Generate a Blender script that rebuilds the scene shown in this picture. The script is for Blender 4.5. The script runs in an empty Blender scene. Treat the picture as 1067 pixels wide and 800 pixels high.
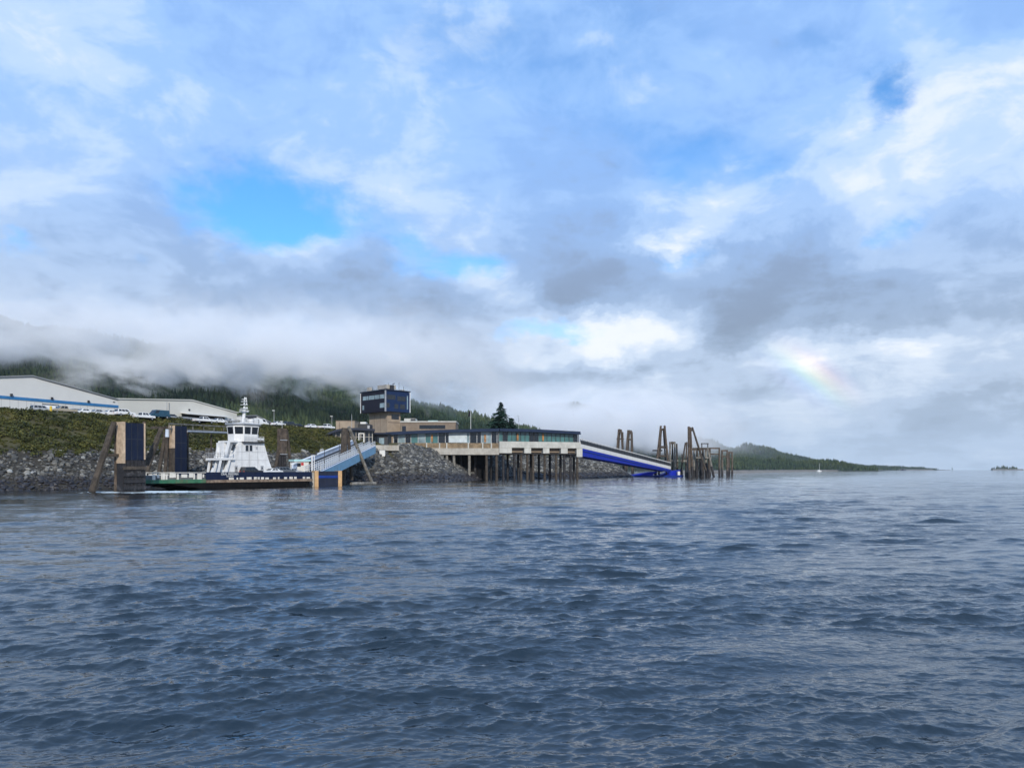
import bpy, bmesh, math, random
import numpy as np
from mathutils import Vector, Matrix, noise as mnoise

R = random.Random(7)
NR = np.random.default_rng(7)
S = bpy.context.scene
COL = S.collection
PI = math.pi
F, CX, HY, CAMZ = 791.0, 533.5, 489.0, 4.0     # lens focal length in photo pixels, principal column, horizon row, eye height

def lin(r, g, b):
    def f(c):
        c /= 255.0
        return c / 12.92 if c <= 0.04045 else ((c + 0.055) / 1.055) ** 2.4
    return (f(r), f(g), f(b), 1.0)

# ---------------------------------------------------------------- node helpers
class NT:
    def __init__(s, tree):
        s.t = tree; s.n = tree.nodes; s.l = tree.links
    def new(s, typ, **kw):
        n = s.n.new(typ)
        for k, v in kw.items(): setattr(n, k, v)
        return n
    def put(s, sock, v):
        if isinstance(v, bpy.types.NodeSocket): s.l.new(v, sock)
        elif v is not None:
            if hasattr(sock, 'default_value'):
                dv = sock.default_value
                if hasattr(dv, '__len__') and not hasattr(v, '__len__'): v = (v,) * len(dv)
                if hasattr(dv, '__len__') and len(dv) == 3: v = tuple(v)[:3]
                if hasattr(dv, '__len__') and len(dv) == 4 and len(v) == 3: v = tuple(v) + (1,)
                sock.default_value = v
    def m(s, op, a, b=None, c=None, clamp=False):
        n = s.new('ShaderNodeMath', operation=op, use_clamp=clamp)
        s.put(n.inputs[0], a); s.put(n.inputs[1], b)
        if c is not None: s.put(n.inputs[2], c)
        return n.outputs[0]
    def v(s, op, a, b=None, out=0):
        n = s.new('ShaderNodeVectorMath', operation=op)
        s.put(n.inputs[0], a)
        if b is not None:
            if op == 'SCALE': s.put(n.inputs[3], b)
            else: s.put(n.inputs[1], b)
        return n.outputs[out]
    def mix(s, f, a, b, blend='MIX'):
        n = s.new('ShaderNodeMix', data_type='RGBA', blend_type=blend)
        s.put(n.inputs[0], f); s.put(n.inputs[6], a); s.put(n.inputs[7], b)
        return n.outputs[2]
    def noise(s, vec, scale, detail=4, rough=0.55, dist=0.0, dims='3D', color=False):
        n = s.new('ShaderNodeTexNoise', noise_dimensions=dims)
        s.put(n.inputs['Vector'], vec); s.put(n.inputs['Scale'], scale); s.put(n.inputs['Detail'], detail)
        s.put(n.inputs['Roughness'], rough); s.put(n.inputs['Distortion'], dist)
        return n.outputs[1 if color else 0]
    def ramp(s, f, stops):
        n = s.new('ShaderNodeValToRGB'); e = n.color_ramp.elements
        while len(e) < len(stops): e.new(0.5)
        for i, (p, c) in enumerate(stops):
            e[i].position = p
            e[i].color = (c, c, c, 1) if not hasattr(c, '__len__') else (tuple(c) + (1,))[:4]
        s.put(n.inputs[0], f); return n.outputs[0]
    def smooth(s, x, a, b, lo=0.0, hi=1.0):
        n = s.new('ShaderNodeMapRange', interpolation_type='SMOOTHSTEP')
        s.put(n.inputs[0], x); s.put(n.inputs[1], a); s.put(n.inputs[2], b); s.put(n.inputs[3], lo); s.put(n.inputs[4], hi)
        return n.outputs[0]
    def xyz(s, vec):
        n = s.new('ShaderNodeSeparateXYZ'); s.put(n.inputs[0], vec); return n.outputs
    def vec(s, x, y, z):
        n = s.new('ShaderNodeCombineXYZ'); s.put(n.inputs[0], x); s.put(n.inputs[1], y); s.put(n.inputs[2], z); return n.outputs[0]

def new_mat(name):
    m = bpy.data.materials.new(name); m.use_nodes = True
    t = NT(m.node_tree); b = m.node_tree.nodes['Principled BSDF']
    return m, t, b

def mat(name, col, rough=0.7, var=0.25, scale=3.0, metal=0.0, streak=0.0, dirt=None, dirt_amt=0.0, bump=0.0, spec=0.5, isl=0.0, coat=0.0):
    """weathered surface: base colour broken by two noises, optional vertical streaks and dirt patches"""
    m, t, b = new_mat(name)
    tc = t.new('ShaderNodeTexCoord'); pos = tc.outputs['Object']
    n1 = t.noise(pos, scale, 6, 0.65)
    dark = tuple(c * (1 - var) for c in col[:3]); light = tuple(min(1, c * (1 + var)) for c in col[:3])
    c = t.mix(t.smooth(n1, 0.3, 0.7), dark, light)
    if isl:
        g = t.new('ShaderNodeNewGeometry')
        k = t.m('MULTIPLY_ADD', g.outputs['Random Per Island'], 2 * isl, 1 - isl)
        c = t.mix(1.0, c, t.vec(k, k, k), 'MULTIPLY')
    if streak:
        sc = t.v('MULTIPLY', pos, (2.2, 2.2, 0.12))
        n2 = t.noise(sc, 1.6, 5, 0.7)
        c = t.mix(t.m('MULTIPLY', t.smooth(n2, 0.5, 0.72), streak), c, dirt or (0.09, 0.06, 0.035, 1))
    if dirt_amt:
        n3 = t.noise(pos, scale * 0.35, 7, 0.7)
        c = t.mix(t.m('MULTIPLY', t.smooth(n3, 0.52, 0.68), dirt_amt), c, dirt or (0.09, 0.06, 0.035, 1))
    t.put(b.inputs['Base Color'], c)
    t.put(b.inputs['Roughness'], t.m('MULTIPLY_ADD', n1, 0.3, rough - 0.15, clamp=True))
    b.inputs['Metallic'].default_value = metal
    b.inputs['Specular IOR Level'].default_value = spec
    b.inputs['Coat Weight'].default_value = coat
    if bump:
        bn = t.new('ShaderNodeBump'); bn.inputs['Strength'].default_value = bump; bn.inputs['Distance'].default_value = 0.1
        t.put(bn.inputs['Height'], n1); t.l.new(bn.outputs[0], b.inputs['Normal'])
    return m

# ---------------------------------------------------------------- mesh builder
class MB:
    def __init__(s): s.v = []; s.f = []; s.smooth = False
    def add(s, vs, fs):
        o = len(s.v); s.v += [tuple(p) for p in vs]; s.f += [tuple(i + o for i in f) for f in fs]; return s
    def box(s, x0, x1, y0, y1, z0, z1):
        return s.add([(x0,y0,z0),(x1,y0,z0),(x1,y1,z0),(x0,y1,z0),(x0,y0,z1),(x1,y0,z1),(x1,y1,z1),(x0,y1,z1)],
                     [(0,3,2,1),(4,5,6,7),(0,1,5,4),(1,2,6,5),(2,3,7,6),(3,0,4,7)])
    def prism(s, poly, y0, y1):                      # poly of (x, z) swept in y
        n = len(poly)
        a = sum(poly[i][0]*poly[(i+1)%n][1]-poly[(i+1)%n][0]*poly[i][1] for i in range(n))
        if a < 0: poly = poly[::-1]
        vs = [(x, y0, z) for x, z in poly] + [(x, y1, z) for x, z in poly]
        fs = [tuple(range(n)), tuple(range(2*n-1, n-1, -1))] + [((i+1)%n, i, n+i, n+(i+1)%n) for i in range(n)]
        return s.add(vs, fs)
    def slab(s, poly, z0, z1):                       # poly of (x, y) swept in z
        n = len(poly)
        a = sum(poly[i][0]*poly[(i+1)%n][1]-poly[(i+1)%n][0]*poly[i][1] for i in range(n))
        if a < 0: poly = poly[::-1]
        vs = [(x, y, z0) for x, y in poly] + [(x, y, z1) for x, y in poly]
        fs = [tuple(range(n-1, -1, -1)), tuple(range(n, 2*n))] + [(i, (i+1)%n, n+(i+1)%n, n+i) for i in range(n)]
        return s.add(vs, fs)
    def hexa(s, p):                                  # 8 corners: bottom ring, top ring
        return s.add(p, [(0,3,2,1),(4,5,6,7),(0,1,5,4),(1,2,6,5),(2,3,7,6),(3,0,4,7)])
    def tube(s, p0, p1, r0, r1=None, n=8, wob=0.0, segs=1):
        r1 = r0 if r1 is None else r1
        p0 = Vector(p0); p1 = Vector(p1); d = (p1-p0).normalized()
        u = d.orthogonal().normalized(); w = d.cross(u)
        vs = []; k0 = R.random()*9
        for j in range(segs+1):
            t = j/segs; c = p0.lerp(p1, t); r = r0+(r1-r0)*t
            for i in range(n):
                a = 2*PI*i/n; rr = r*(1+wob*(R.random()-0.5))
                vs.append(c + (u*math.cos(a)+w*math.sin(a))*rr)
        fs = []
        for j in range(segs):
            for i in range(n):
                a = j*n+i; b = j*n+(i+1)%n; fs.append((a, b, b+n, a+n))
        fs.append(tuple(range(n-1, -1, -1))); fs.append(tuple(range(segs*n, segs*n+n)))
        return s.add(vs, fs)
    def bar(s, p0, p1, w, h, up=(0,0,1)):            # square bar between two points
        p0 = Vector(p0); p1 = Vector(p1); d = (p1-p0).normalized(); up = Vector(up)
        if abs(d.dot(up)) > 0.98: up = Vector((0,1,0))
        u = d.cross(up).normalized()*(w/2); q = u.cross(d).normalized()*(h/2)
        return s.hexa([p0-u-q, p0+u-q, p1+u-q, p1-u-q, p0-u+q, p0+u+q, p1+u+q, p1-u+q])
    def build(s, name, m, parent=None, smooth=False, bevel=0.0):
        me = bpy.data.meshes.new(name)
        me.from_pydata(s.v, [], s.f); me.update()
        bm = bmesh.new(); bm.from_mesh(me); bmesh.ops.recalc_face_normals(bm, faces=bm.faces)
        if bevel: bmesh.ops.bevel(bm, geom=bm.edges[:], offset=bevel, segments=1, affect='EDGES')
        bm.to_mesh(me); bm.free()
        if smooth: me.polygons.foreach_set('use_smooth', [True]*len(me.polygons))
        for mm in (m if isinstance(m, (list, tuple)) else [m]): me.materials.append(mm)
        o = bpy.data.objects.new(name, me); COL.objects.link(o)
        if parent is not None: o.parent = parent
        return o

def npmesh(name, verts, faces, m, smooth=True):      # fast mesh from numpy arrays (quads or tris)
    me = bpy.data.meshes.new(name); k = faces.shape[1]
    me.vertices.add(len(verts)); me.vertices.foreach_set('co', np.ascontiguousarray(verts, dtype=np.float32).ravel())
    me.loops.add(faces.size); me.loops.foreach_set('vertex_index', np.ascontiguousarray(faces, dtype=np.int32).ravel())
    me.polygons.add(len(faces)); me.polygons.foreach_set('loop_start', np.arange(len(faces), dtype=np.int32)*k)
    me.polygons.foreach_set('use_smooth', np.full(len(faces), smooth))
    me.update(calc_edges=True); me.materials.append(m)
    o = bpy.data.objects.new(name, me); COL.objects.link(o); return o

def tag(o, label=None, cat=None, group=None, kind=None):
    if label: o['label'] = label
    if cat: o['category'] = cat
    if group: o['group'] = group
    if kind: o['kind'] = kind
    return o
def thing(name, label, cat, loc=(0,0,0), rz=0.0, group=None):
    o = bpy.data.objects.new(name, None); o.empty_display_size = 0.5; COL.objects.link(o)
    o.location = loc; o.rotation_euler = (0, 0, rz)
    return tag(o, label, cat, group)
def kids(o): return [c for c in bpy.data.objects if c.parent is o]
def copy_tree(o, loc=None, rz=None, label=None, kidmap=None):
    c = o.copy(); COL.objects.link(c)
    if loc is not None: c.location = loc
    if rz is not None: c.rotation_euler = (0, 0, rz)
    if label: c['label'] = label
    for k in kids(o):
        d = copy_tree(k); d.parent = c
    return c

class Frame:
    """upright working plane of a structure: origin A, +x along d, +y away from the water; sp() reads a photo point on it"""
    def __init__(s, A, B):
        s.A = Vector((A[0], A[1])); d = Vector((B[0]-A[0], B[1]-A[1])); s.L = d.length; s.d = d.normalized()
        s.n = Vector((-s.d.y, s.d.x)); s.rz = math.atan2(s.d.y, s.d.x)
    def sp(s, px, py, off=0.0):
        r = Vector(((px-CX)/F, 1.0)); O = s.A + s.n*off
        k = O.dot(s.n) / r.dot(s.n)
        P = r*k; return ((P-O).dot(s.d), CAMZ + (HY-py)/F*k)
    def world(s, x, y, z): p = s.A + s.d*x + s.n*y; return Vector((p.x, p.y, z))
    def root(s, name, label, cat, group=None): return thing(name, label, cat, (s.A.x, s.A.y, 0), s.rz, group)

def wp(px, Y, py=None, z=None):                       # a photo column at a real distance
    return Vector(((px-CX)/F*Y, Y, z if py is None else CAMZ+(HY-py)/F*Y))
# ---------------------------------------------------------------- camera, sun, sky
cam = bpy.data.cameras.new('camera'); camo = bpy.data.objects.new('camera', cam); COL.objects.link(camo)
camo.location = (0, 0, CAMZ); camo.rotation_euler = (PI/2, 0, 0)
cam.sensor_width = 36; cam.lens = 36*F/1067.0; cam.shift_y = (HY-400)/1067.0
cam.clip_start = 0.1; cam.clip_end = 60000
S.camera = camo
S.view_settings.view_transform = 'Standard'; S.view_settings.look = 'None'; S.view_settings.gamma = 1
S.view_settings.exposure = 0.17

SUN_EL, SUN_AZ = math.radians(29), math.radians(168)   # azimuth measured from +Y towards +X: behind the viewer, a little to the right
sv = Vector((math.sin(SUN_AZ)*math.cos(SUN_EL), math.cos(SUN_AZ)*math.cos(SUN_EL), math.sin(SUN_EL)))
sun = bpy.data.lights.new('sun', 'SUN'); sun.energy = 3.3; sun.angle = math.radians(0.6); sun.color = (1.0, 0.93, 0.82)
suno = bpy.data.objects.new('sun', sun); COL.objects.link(suno); suno.location = sv*200
suno.rotation_euler = sv.to_track_quat('Z', 'Y').to_euler()

w = bpy.data.worlds.new('World'); S.world = w; w.use_nodes = True
t = NT(w.node_tree); bg = w.node_tree.nodes['Background']
STR = 0.10
sky = t.new('ShaderNodeTexSky', sky_type='NISHITA'); sky.sun_disc = False
sky.sun_elevation = SUN_EL; sky.sun_rotation = SUN_AZ; sky.altitude = 0; sky.air_density = 1.0; sky.dust_density = 0.6; sky.ozone_density = 2.0
D = t.v('NORMALIZE', t.new('ShaderNodeTexCoord').outputs['Generated'])
dx, dy, dz = t.xyz(D)
az = t.m('ARCTAN2', dx, dy); el = t.m('ARCSINE', dz)
AE = t.vec(az, el, 0.0)
# cloud-deck coordinates: where the line of sight meets a flat deck overhead
q = t.m('DIVIDE', 1.0, t.m('ADD', t.m('MAXIMUM', dz, 0.0), 0.16))
deck = t.vec(t.m('MULTIPLY', dx, q), t.m('MULTIPLY', dy, q), 0.0)
nA = t.noise(deck, 1.15, 9, 0.58, 0.35)
nB = t.noise(t.v('ADD', deck, (7.3, 2.1, 4.0)), 2.6, 9, 0.6, 0.3)
nD = t.noise(t.v('MULTIPLY', t.v('ADD', AE, (1.0, 4.0, 0.0)), (13.0, 21.0, 1.0)), 1.0, 8, 0.62, 0.6)
nC = t.noise(t.v('MULTIPLY', t.v('ADD', AE, (3.0, 1.0, 0.0)), (5.0, 9.0, 1.0)), 1.0, 9, 0.6, 0.4)
# ragged edges for the large cloud masses
wob = t.v('SUBTRACT', t.noise(t.v('MULTIPLY', AE, (1.0, 1.5, 1.0)), 6.5, 7, 0.6, color=True), (0.5, 0.5, 0.5))
AW = t.v('ADD', AE, t.v('MULTIPLY', wob, (0.22, 0.14, 0.0)))
def blobs(lst, base=0.0):
    acc = base
    for px, py, rx, ry, wgt in lst:
        a = math.atan((px-CX)/F); e = math.atan((HY-py)/math.hypot(F, px-CX))
        k = math.cos(a)
        dd = t.v('MULTIPLY', t.v('SUBTRACT', AW, (a, e, 0)), (F/rx/k/k, F/ry/k, 0))
        g = t.m('EXPONENT', t.m('MULTIPLY', t.v('DOT_PRODUCT', dd, dd, 1), -1.0))
        acc = t.m('MULTIPLY_ADD', g, wgt, acc)
    return acc
gaps = blobs([(286,214,102,40,1.35),(440,248,30,26,0.45),(492,284,55,24,0.8),(562,342,62,12,0.6),(712,262,30,11,0.5),
              (752,164,64,44,0.5),(935,88,42,22,0.75),(935,245,46,40,0.7),(8,245,34,20,0.55),(520,50,210,60,0.62),(150,258,26,12,0.4),
              (645,140,80,45,0.4),(60,40,30,60,0.0),(860,40,40,25,0.4)])
darks = blobs([(590,302,72,42,1.15),(815,302,100,46,0.85),(770,352,46,16,0.55),(1000,428,95,17,0.6),(455,345,105,42,0.38),
               (330,300,130,50,0.24),(110,240,130,48,0.20),(620,205,110,60,0.42),(935,330,110,26,0.2),(230,330,220,40,0.12),
               (620,395,160,18,0.25),(420,300,60,40,0.3),(1050,240,60,60,0.25)])
whites = blobs([(620,352,120,22,0.8),(395,383,17,11,1.3),(895,368,110,20,0.5),(875,175,120,52,0.42),(1010,115,110,55,0.32),
                (700,238,60,14,0.6),(515,305,70,20,0.5),(60,130,160,110,0.24),(450,215,90,45,0.3),(600,330,90,14,0.4),
                (780,425,200,22,0.3),(330,250,60,22,0.35),(300,390,120,20,0.25),(740,225,70,30,0.3),(560,375,60,12,0.3)])
up = t.smooth(el, 0.10, 0.42)
thin = t.m('SUBTRACT', t.m('MULTIPLY_ADD', nA, 1.0, t.m('MULTIPLY_ADD', nB, 0.55, t.m('MULTIPLY_ADD', nD, 0.32, 0.20))), gaps)      # cover of cloud
cover = t.smooth(thin, 0.14, 0.92)
shade = t.m('SUBTRACT', t.m('MULTIPLY_ADD', nB, 0.5, t.m('MULTIPLY_ADD', nC, 0.70, t.m('MULTIPLY_ADD', nD, 0.42, t.m('MULTIPLY_ADD', whites, 0.55, -0.19)))), t.m('MULTIPLY', darks, 0.36))
def sc(c, k=1.0): return tuple(x/STR*k for x in c[:3])
cl = t.ramp(t.smooth(shade, 0.20, 1.04), [(0.0, (0,0,0)), (1.0, (1,1,1))])
def ramp3(f, stops):
    n = t.new('ShaderNodeValToRGB'); e = n.color_ramp.elements; n.color_ramp.interpolation = 'EASE'
    while len(e) < len(stops): e.new(0.5)
    for i, (p, c) in enumerate(stops): e[i].position = p; e[i].color = c
    t.put(n.inputs[0], f); return n.outputs[0]
low_c = ramp3(cl, [(0.0, lin(136,152,173)), (0.30, lin(158,176,199)), (0.55, lin(182,200,224)), (0.8, lin(208,222,240)), (1.0, lin(238,243,250))])
high_c = ramp3(cl, [(0.0, lin(140,168,212)), (0.30, lin(142,183,240)), (0.55, lin(156,195,247)), (0.8, lin(186,213,248)), (1.0, lin(224,234,250))])
cloud_c = t.mix(up, low_c, high_c)
cloud_c = t.mix(1.0, cloud_c, (1/STR,)*3, 'MULTIPLY')
clear = t.mix(1.0, sky.outputs[0], (0.68, 1.40, 1.98), 'MULTIPLY')
res = t.mix(cover, clear, cloud_c)
# rain-softened band above the horizon
band = t.m('MULTIPLY', t.smooth(el, 0.13, 0.0), 0.6)
res = t.mix(band, res, sc(lin(172,191,213)))
# rainbow: 42 degrees about the point opposite the sun, where the shower stands
cosr = t.v('DOT_PRODUCT', D, tuple(-sv), 1)
ang = t.m('MULTIPLY', t.m('ARCCOSINE', cosr), 180/PI)
BOW = 0.0
a0 = math.atan((842-CX)/F); e0 = math.atan((HY-393)/math.hypot(F, 842-CX))
pd = Vector((math.sin(a0)*math.cos(e0), math.cos(a0)*math.cos(e0), math.sin(e0)))
rad0 = math.degrees(math.acos(pd.dot(-sv)))
print('rainbow radius', rad0)
bow = t.ramp(t.m('MULTIPLY_ADD', t.m('SUBTRACT', ang, rad0), 1/4.0, 0.5),
             [(0.0, (0,0,0)), (0.24, (0.06,0.05,0.14)), (0.38, (0.05,0.13,0.24)), (0.5, (0.18,0.32,0.10)), (0.62, (0.50,0.38,0.04)), (0.76, (0.48,0.20,0.06)), (0.84, (0.2,0.03,0.03)), (1.0, (0,0,0))])
def gz(px, py, rx, ry):
    a = math.atan((px-CX)/F); e = math.atan((HY-py)/math.hypot(F, px-CX)); k = math.cos(a)
    dd = t.v('MULTIPLY', t.v('SUBTRACT', AE, (a, e, 0)), (F/rx/k/k, F/ry/k, 0))
    return t.m('EXPONENT', t.m('MULTIPLY', t.v('DOT_PRODUCT', dd, dd, 1), -1.0))
bm_ = t.m('MULTIPLY', gz(842, 393, 44, 30), 0.6/STR)
res = t.mix(1.0, res, t.mix(1.0, bow, t.vec(bm_, bm_, bm_), 'MULTIPLY'), 'ADD')
t.put(bg.inputs['Color'], res); bg.inputs['Strength'].default_value = STR
# ---------------------------------------------------------------- water
def make_water():
    FERRY_STERN = (-71.0, 143.0)
    na = 1050
    th = np.linspace(-0.72, 0.72, na)                                  # dense sector towards the shore
    th = np.concatenate([np.linspace(-PI, -0.76, 60), th, np.linspace(0.76, PI, 60)[:-1]])
    rl = [8.6]
    while rl[-1] < 900: rl.append(rl[-1]*(1+np.interp(math.log(rl[-1]), [math.log(9), math.log(40), math.log(160), math.log(900)], [0.0019, 0.0032, 0.0050, 0.0090])))
    r = np.concatenate([[1.0, 4.0], rl, np.geomspace(1000.0, 7500.0, 26)])
    TH, RR = np.meshgrid(th, r)
    X = np.sin(TH)*RR; Y = np.cos(TH)*RR
    dr = np.gradient(r)[:, None]*np.ones_like(TH); dth = np.gradient(th)[None, :]*RR
    step = np.maximum(dr, dth*0.8)
    rng = np.random.default_rng(11)
    Z = np.zeros_like(X); DX = np.zeros_like(X); DY = np.zeros_like(X)
    # patches of rougher and calmer water
    def patch(sc, seed, n=10):
        g = np.random.default_rng(seed); a = np.zeros_like(X)
        for _ in range(n):
            an = g.uniform(0, 2*PI); k = 2*PI/(sc*g.uniform(0.6, 1.8))
            a += np.sin((X*math.cos(an)*0.7+Y*math.sin(an)*1.5)*k + g.uniform(0, 6.28))
        return a/math.sqrt(n)
    gust = np.clip(0.92 + 0.30*patch(38, 3) + 0.34*patch(9, 4) + 0.14*patch(4, 6), 0.20, 2.2)
    gust *= np.clip(0.82 + 0.010*X + 0.2*(X > 0)*0, 0.62, 1.15)        # more wind on the open, right-hand side
    N = 170
    for i in range(N):
        lam = 0.13*(3.6/0.13)**((i+rng.uniform(0, 1))/N)
        k = 2*PI/lam
        ang = math.radians(-78) + rng.normal(0, 0.30 if lam > 0.6 else 0.55)   # travels towards the viewer
        c, s = math.cos(ang), math.sin(ang)
        amp = 0.0060*lam**0.88*(1.0 if lam < 0.8 else (0.8/lam)**0.40)*rng.uniform(0.6, 1.4)
        ph = rng.uniform(0, 2*PI)
        fade = np.clip((lam/step-2.0)/4.5, 0, 1)
        if fade.max() <= 0: continue
        A = amp*fade*gust
        arg = (X*c+Y*s)*k+ph
        arg = arg-0.55*np.cos(arg)                                     # faces lean down-wind
        Z += A*np.cos(arg); q = 0.9
        DX -= q*A*c*np.sin(arg); DY -= q*A*s*np.sin(arg)
    for lam, ang, amp, ph in ((7.5,-70,0.034,0.4),(5.6,-96,0.030,2.0),(9.0,-52,0.030,4.1),(4.6,-84,0.024,1.1),(6.4,-110,0.022,5.0),(12.0,-75,0.035,3.0)):
        k = 2*PI/lam; c, s = math.cos(math.radians(ang)), math.sin(math.radians(ang)); arg = (X*c+Y*s)*k+ph; arg = arg-0.5*np.cos(arg)
        Z += amp*np.clip((lam/step-2)/3, 0, 1)*(0.5+0.5*gust)*np.cos(arg)
    V = np.stack([X+DX, Y+DY, Z], -1).reshape(-1, 3)
    nth = len(th); nrr = len(r)
    ii, jj = np.meshgrid(np.arange(nrr-1), np.arange(nth), indexing='ij')
    a = ii*nth+jj; b = ii*nth+(jj+1) % nth
    Fq = np.stack([a, a+nth, b+nth, b], -1).reshape(-1, 4)
    m, t, bs = new_mat('water')
    pos = t.new('ShaderNodeNewGeometry').outputs['Position']
    p1 = t.v('MULTIPLY', pos, (0.75, 1.0, 1.0))
    w1 = t.noise(p1, 3.4, 3, 0.55, 0.5)
    w2 = t.noise(p1, 11.0, 3, 0.5, 0.3)
    w3 = t.noise(t.v('MULTIPLY', pos, (0.55, 1.0, 1.0)), 0.9, 4, 0.6, 0.4)
    big = t.noise(pos, 0.045, 4, 0.55)
    rgh = t.smooth(big, 0.35, 0.62, 0.35, 1.0)
    h = t.m('ADD', t.m('MULTIPLY', w1, 0.055), t.m('ADD', t.m('MULTIPLY', w2, 0.012), t.m('MULTIPLY', w3, 0.16)))
    bp = t.new('ShaderNodeBump'); bp.inputs['Distance'].default_value = 1.0
    t.put(bp.inputs['Strength'], t.m('MULTIPLY', rgh, 0.85)); t.put(bp.inputs['Height'], h)
    r1 = t.v('SUBTRACT', t.noise(p1, 2.3, 3, 0.6, 0.4, color=True), (0.5, 0.5, 0.5))          # wind ripples as facet tilt
    r2 = t.v('SUBTRACT', t.noise(p1, 8.5, 2, 0.55, 0.2, color=True), (0.5, 0.5, 0.5))
    tilt = t.v('ADD', t.v('MULTIPLY', r1, (0.13, 0.24, 0.0)), t.v('MULTIPLY', r2, (0.14, 0.24, 0.0)))
    nrm = t.v('NORMALIZE', t.v('ADD', bp.outputs[0], t.v('SCALE', tilt, rgh)))
    # churned water behind the ferry's stern
    rel = t.v('MULTIPLY', t.v('SUBTRACT', pos, (-64, 135, 0)), (1/11.0, 1/9.0, 0.0))
    fm = t.m('EXPONENT', t.m('MULTIPLY', t.v('DOT_PRODUCT', rel, rel, 1), -1.0))
    rel2 = t.v('MULTIPLY', t.v('SUBTRACT', pos, (-60, 135, 0)), (1/34.0, 1/7.0, 0.0))
    fm2 = t.m('EXPONENT', t.m('MULTIPLY', t.v('DOT_PRODUCT', rel2, rel2, 1), -1.0))
    fn = t.noise(t.v('MULTIPLY', pos, (0.8, 0.5, 1)), 1.6, 6, 0.7, 0.8)
    foam = t.smooth(t.m('ADD', fn, t.m('MULTIPLY_ADD', fm2, 0.10, t.m('MULTIPLY', fm, 0.36))), 0.70, 0.86)
    foam = t.m('MULTIPLY', foam, t.smooth(t.m('MULTIPLY_ADD', fm2, 0.6, fm), 0.10, 0.40))
    t.put(bs.inputs['Base Color'], t.mix(foam, (0.0006, 0.005, 0.0075), (0.62, 0.70, 0.72)))
    t.put(bs.inputs['Roughness'], t.m('MULTIPLY_ADD', foam, 0.5, 0.045))
    bs.inputs['IOR'].default_value = 1.78
    t.l.new(nrm, bs.inputs['Normal'])
    o = npmesh('water', V, Fq, m, True)
    tag(o, kind='structure'); return o
make_water()
# ---------------------------------------------------------------- shore bank as a height field
# waterline vertices: X, Y, level of the rock top, level of the plateau
SHORE = [(-190,10,7.2,17.0),(-150,66,7.2,17.0),(-96,138,7.2,17.0),(-86,149,7.5,17.0),(-73,178,8.8,17.4),(-50,222,9.0,17.6),(-40,233,11,17.0),(-32,240,12.0,13.0),(-22,246,12,13),(-18,262,12,13),
         (-12,300,11,12.5),(8,330,11.5,12),(32,350,10.5,11),(62,392,9.5,10),(66,430,8,9),(40,560,7,9),(-60,800,6,12)]
SA = np.array(SHORE, float)
def shore_query(P):
    """signed distance inland (+) of points P (n,2) plus interpolated levels"""
    best = np.full(len(P), 1e9); lv = np.zeros((len(P), 2)); sgn = np.ones(len(P)); 
    for i in range(len(SA)-1):
        a, b = SA[i, :2], SA[i+1, :2]; d = b-a; L2 = d@d
        u = np.clip(((P-a)@d)/L2, 0, 1); c = a+u[:, None]*d; dist = np.hypot(*(P-c).T)
        side = d[0]*(P[:, 1]-a[1])-d[1]*(P[:, 0]-a[0])                # >0: left of the waterline, inland
        k = dist < best-1e-9
        best[k] = dist[k]; sgn[k] = np.sign(side[k]); lv[k] = (SA[i, 2:]+u[:, None]*(SA[i+1, 2:]-SA[i, 2:]))[k]
    # robust inside test against the closed polygon
    poly = [tuple(p) for p in SA[:, :2]]+[(-900, 1200), (-900, -200)]
    ins = np.zeros(len(P), bool); j = len(poly)-1
    for i in range(len(poly)):
        xi, yi = poly[i]; xj, yj = poly[j]
        cond = ((yi > P[:, 1]) != (yj > P[:, 1])) & (P[:, 0] < (xj-xi)*(P[:, 1]-yi)/((yj-yi) if yj != yi else 1e-9)+xi)
        ins ^= cond; j = i
    return np.where(ins, best, -best), lv
def vnoise(P, sc, seed=0):
    """smooth sum-of-sines noise in about -1..1"""
    g = np.random.default_rng(seed); a = np.zeros(len(P))
    for _ in range(9):
        an = g.uniform(0, 2*PI); k = 2*PI/(sc*g.uniform(0.5, 1.6))
        a += np.sin((P[:, 0]*math.cos(an)+P[:, 1]*math.sin(an))*k+g.uniform(0, 6.28))
    return a/4.0
def bank_z(P):
    d, lv = shore_query(P)
    d = d+vnoise(P, 14, 5)*0.7*np.clip(d/3+0.5, 0, 1)
    rt, pl = lv[:, 0], lv[:, 1]
    run1 = rt*1.45; run2 = np.maximum((pl-rt)*1.75, 0.5)
    z = np.where(d < 0, d*0.5, np.where(d < run1, d/1.45, np.where(d < run1+run2, rt+(d-run1)/run2*(pl-rt), pl)))
    return z, d, rt, pl
def zat(x, y): return float(bank_z(np.array([[x, y]]))[0][0])

gx = np.arange(-230, 96, 1.5); gy = np.arange(20, 640, 1.5)
GX, GY = np.meshgrid(gx, gy); GP = np.stack([GX.ravel(), GY.ravel()], 1)
gz_, gd, _, _ = bank_z(GP)
gz_ = np.maximum(gz_, -2.5)
nx = len(gx); I, J = np.meshgrid(np.arange(len(gy)-1), np.arange(nx-1), indexing='ij')
A_ = (I*nx+J).ravel(); FA = np.stack([A_, A_+1, A_+nx+1, A_+nx], 1)
keep = (gd[FA].max(1) > -4); FA = FA[keep]
m, t, b = new_mat('bank_soil')
pos = t.new('ShaderNodeNewGeometry').outputs['Position']; px_, py_, pz_ = t.xyz(pos)
n1 = t.noise(pos, 0.35, 7, 0.7); n2 = t.noise(pos, 1.6, 6, 0.7)
soil = t.mix(n2, (0.014,0.013,0.011), (0.045,0.040,0.030)); grs = t.mix(n1, (0.030,0.030,0.010), (0.085,0.075,0.028))
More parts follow.
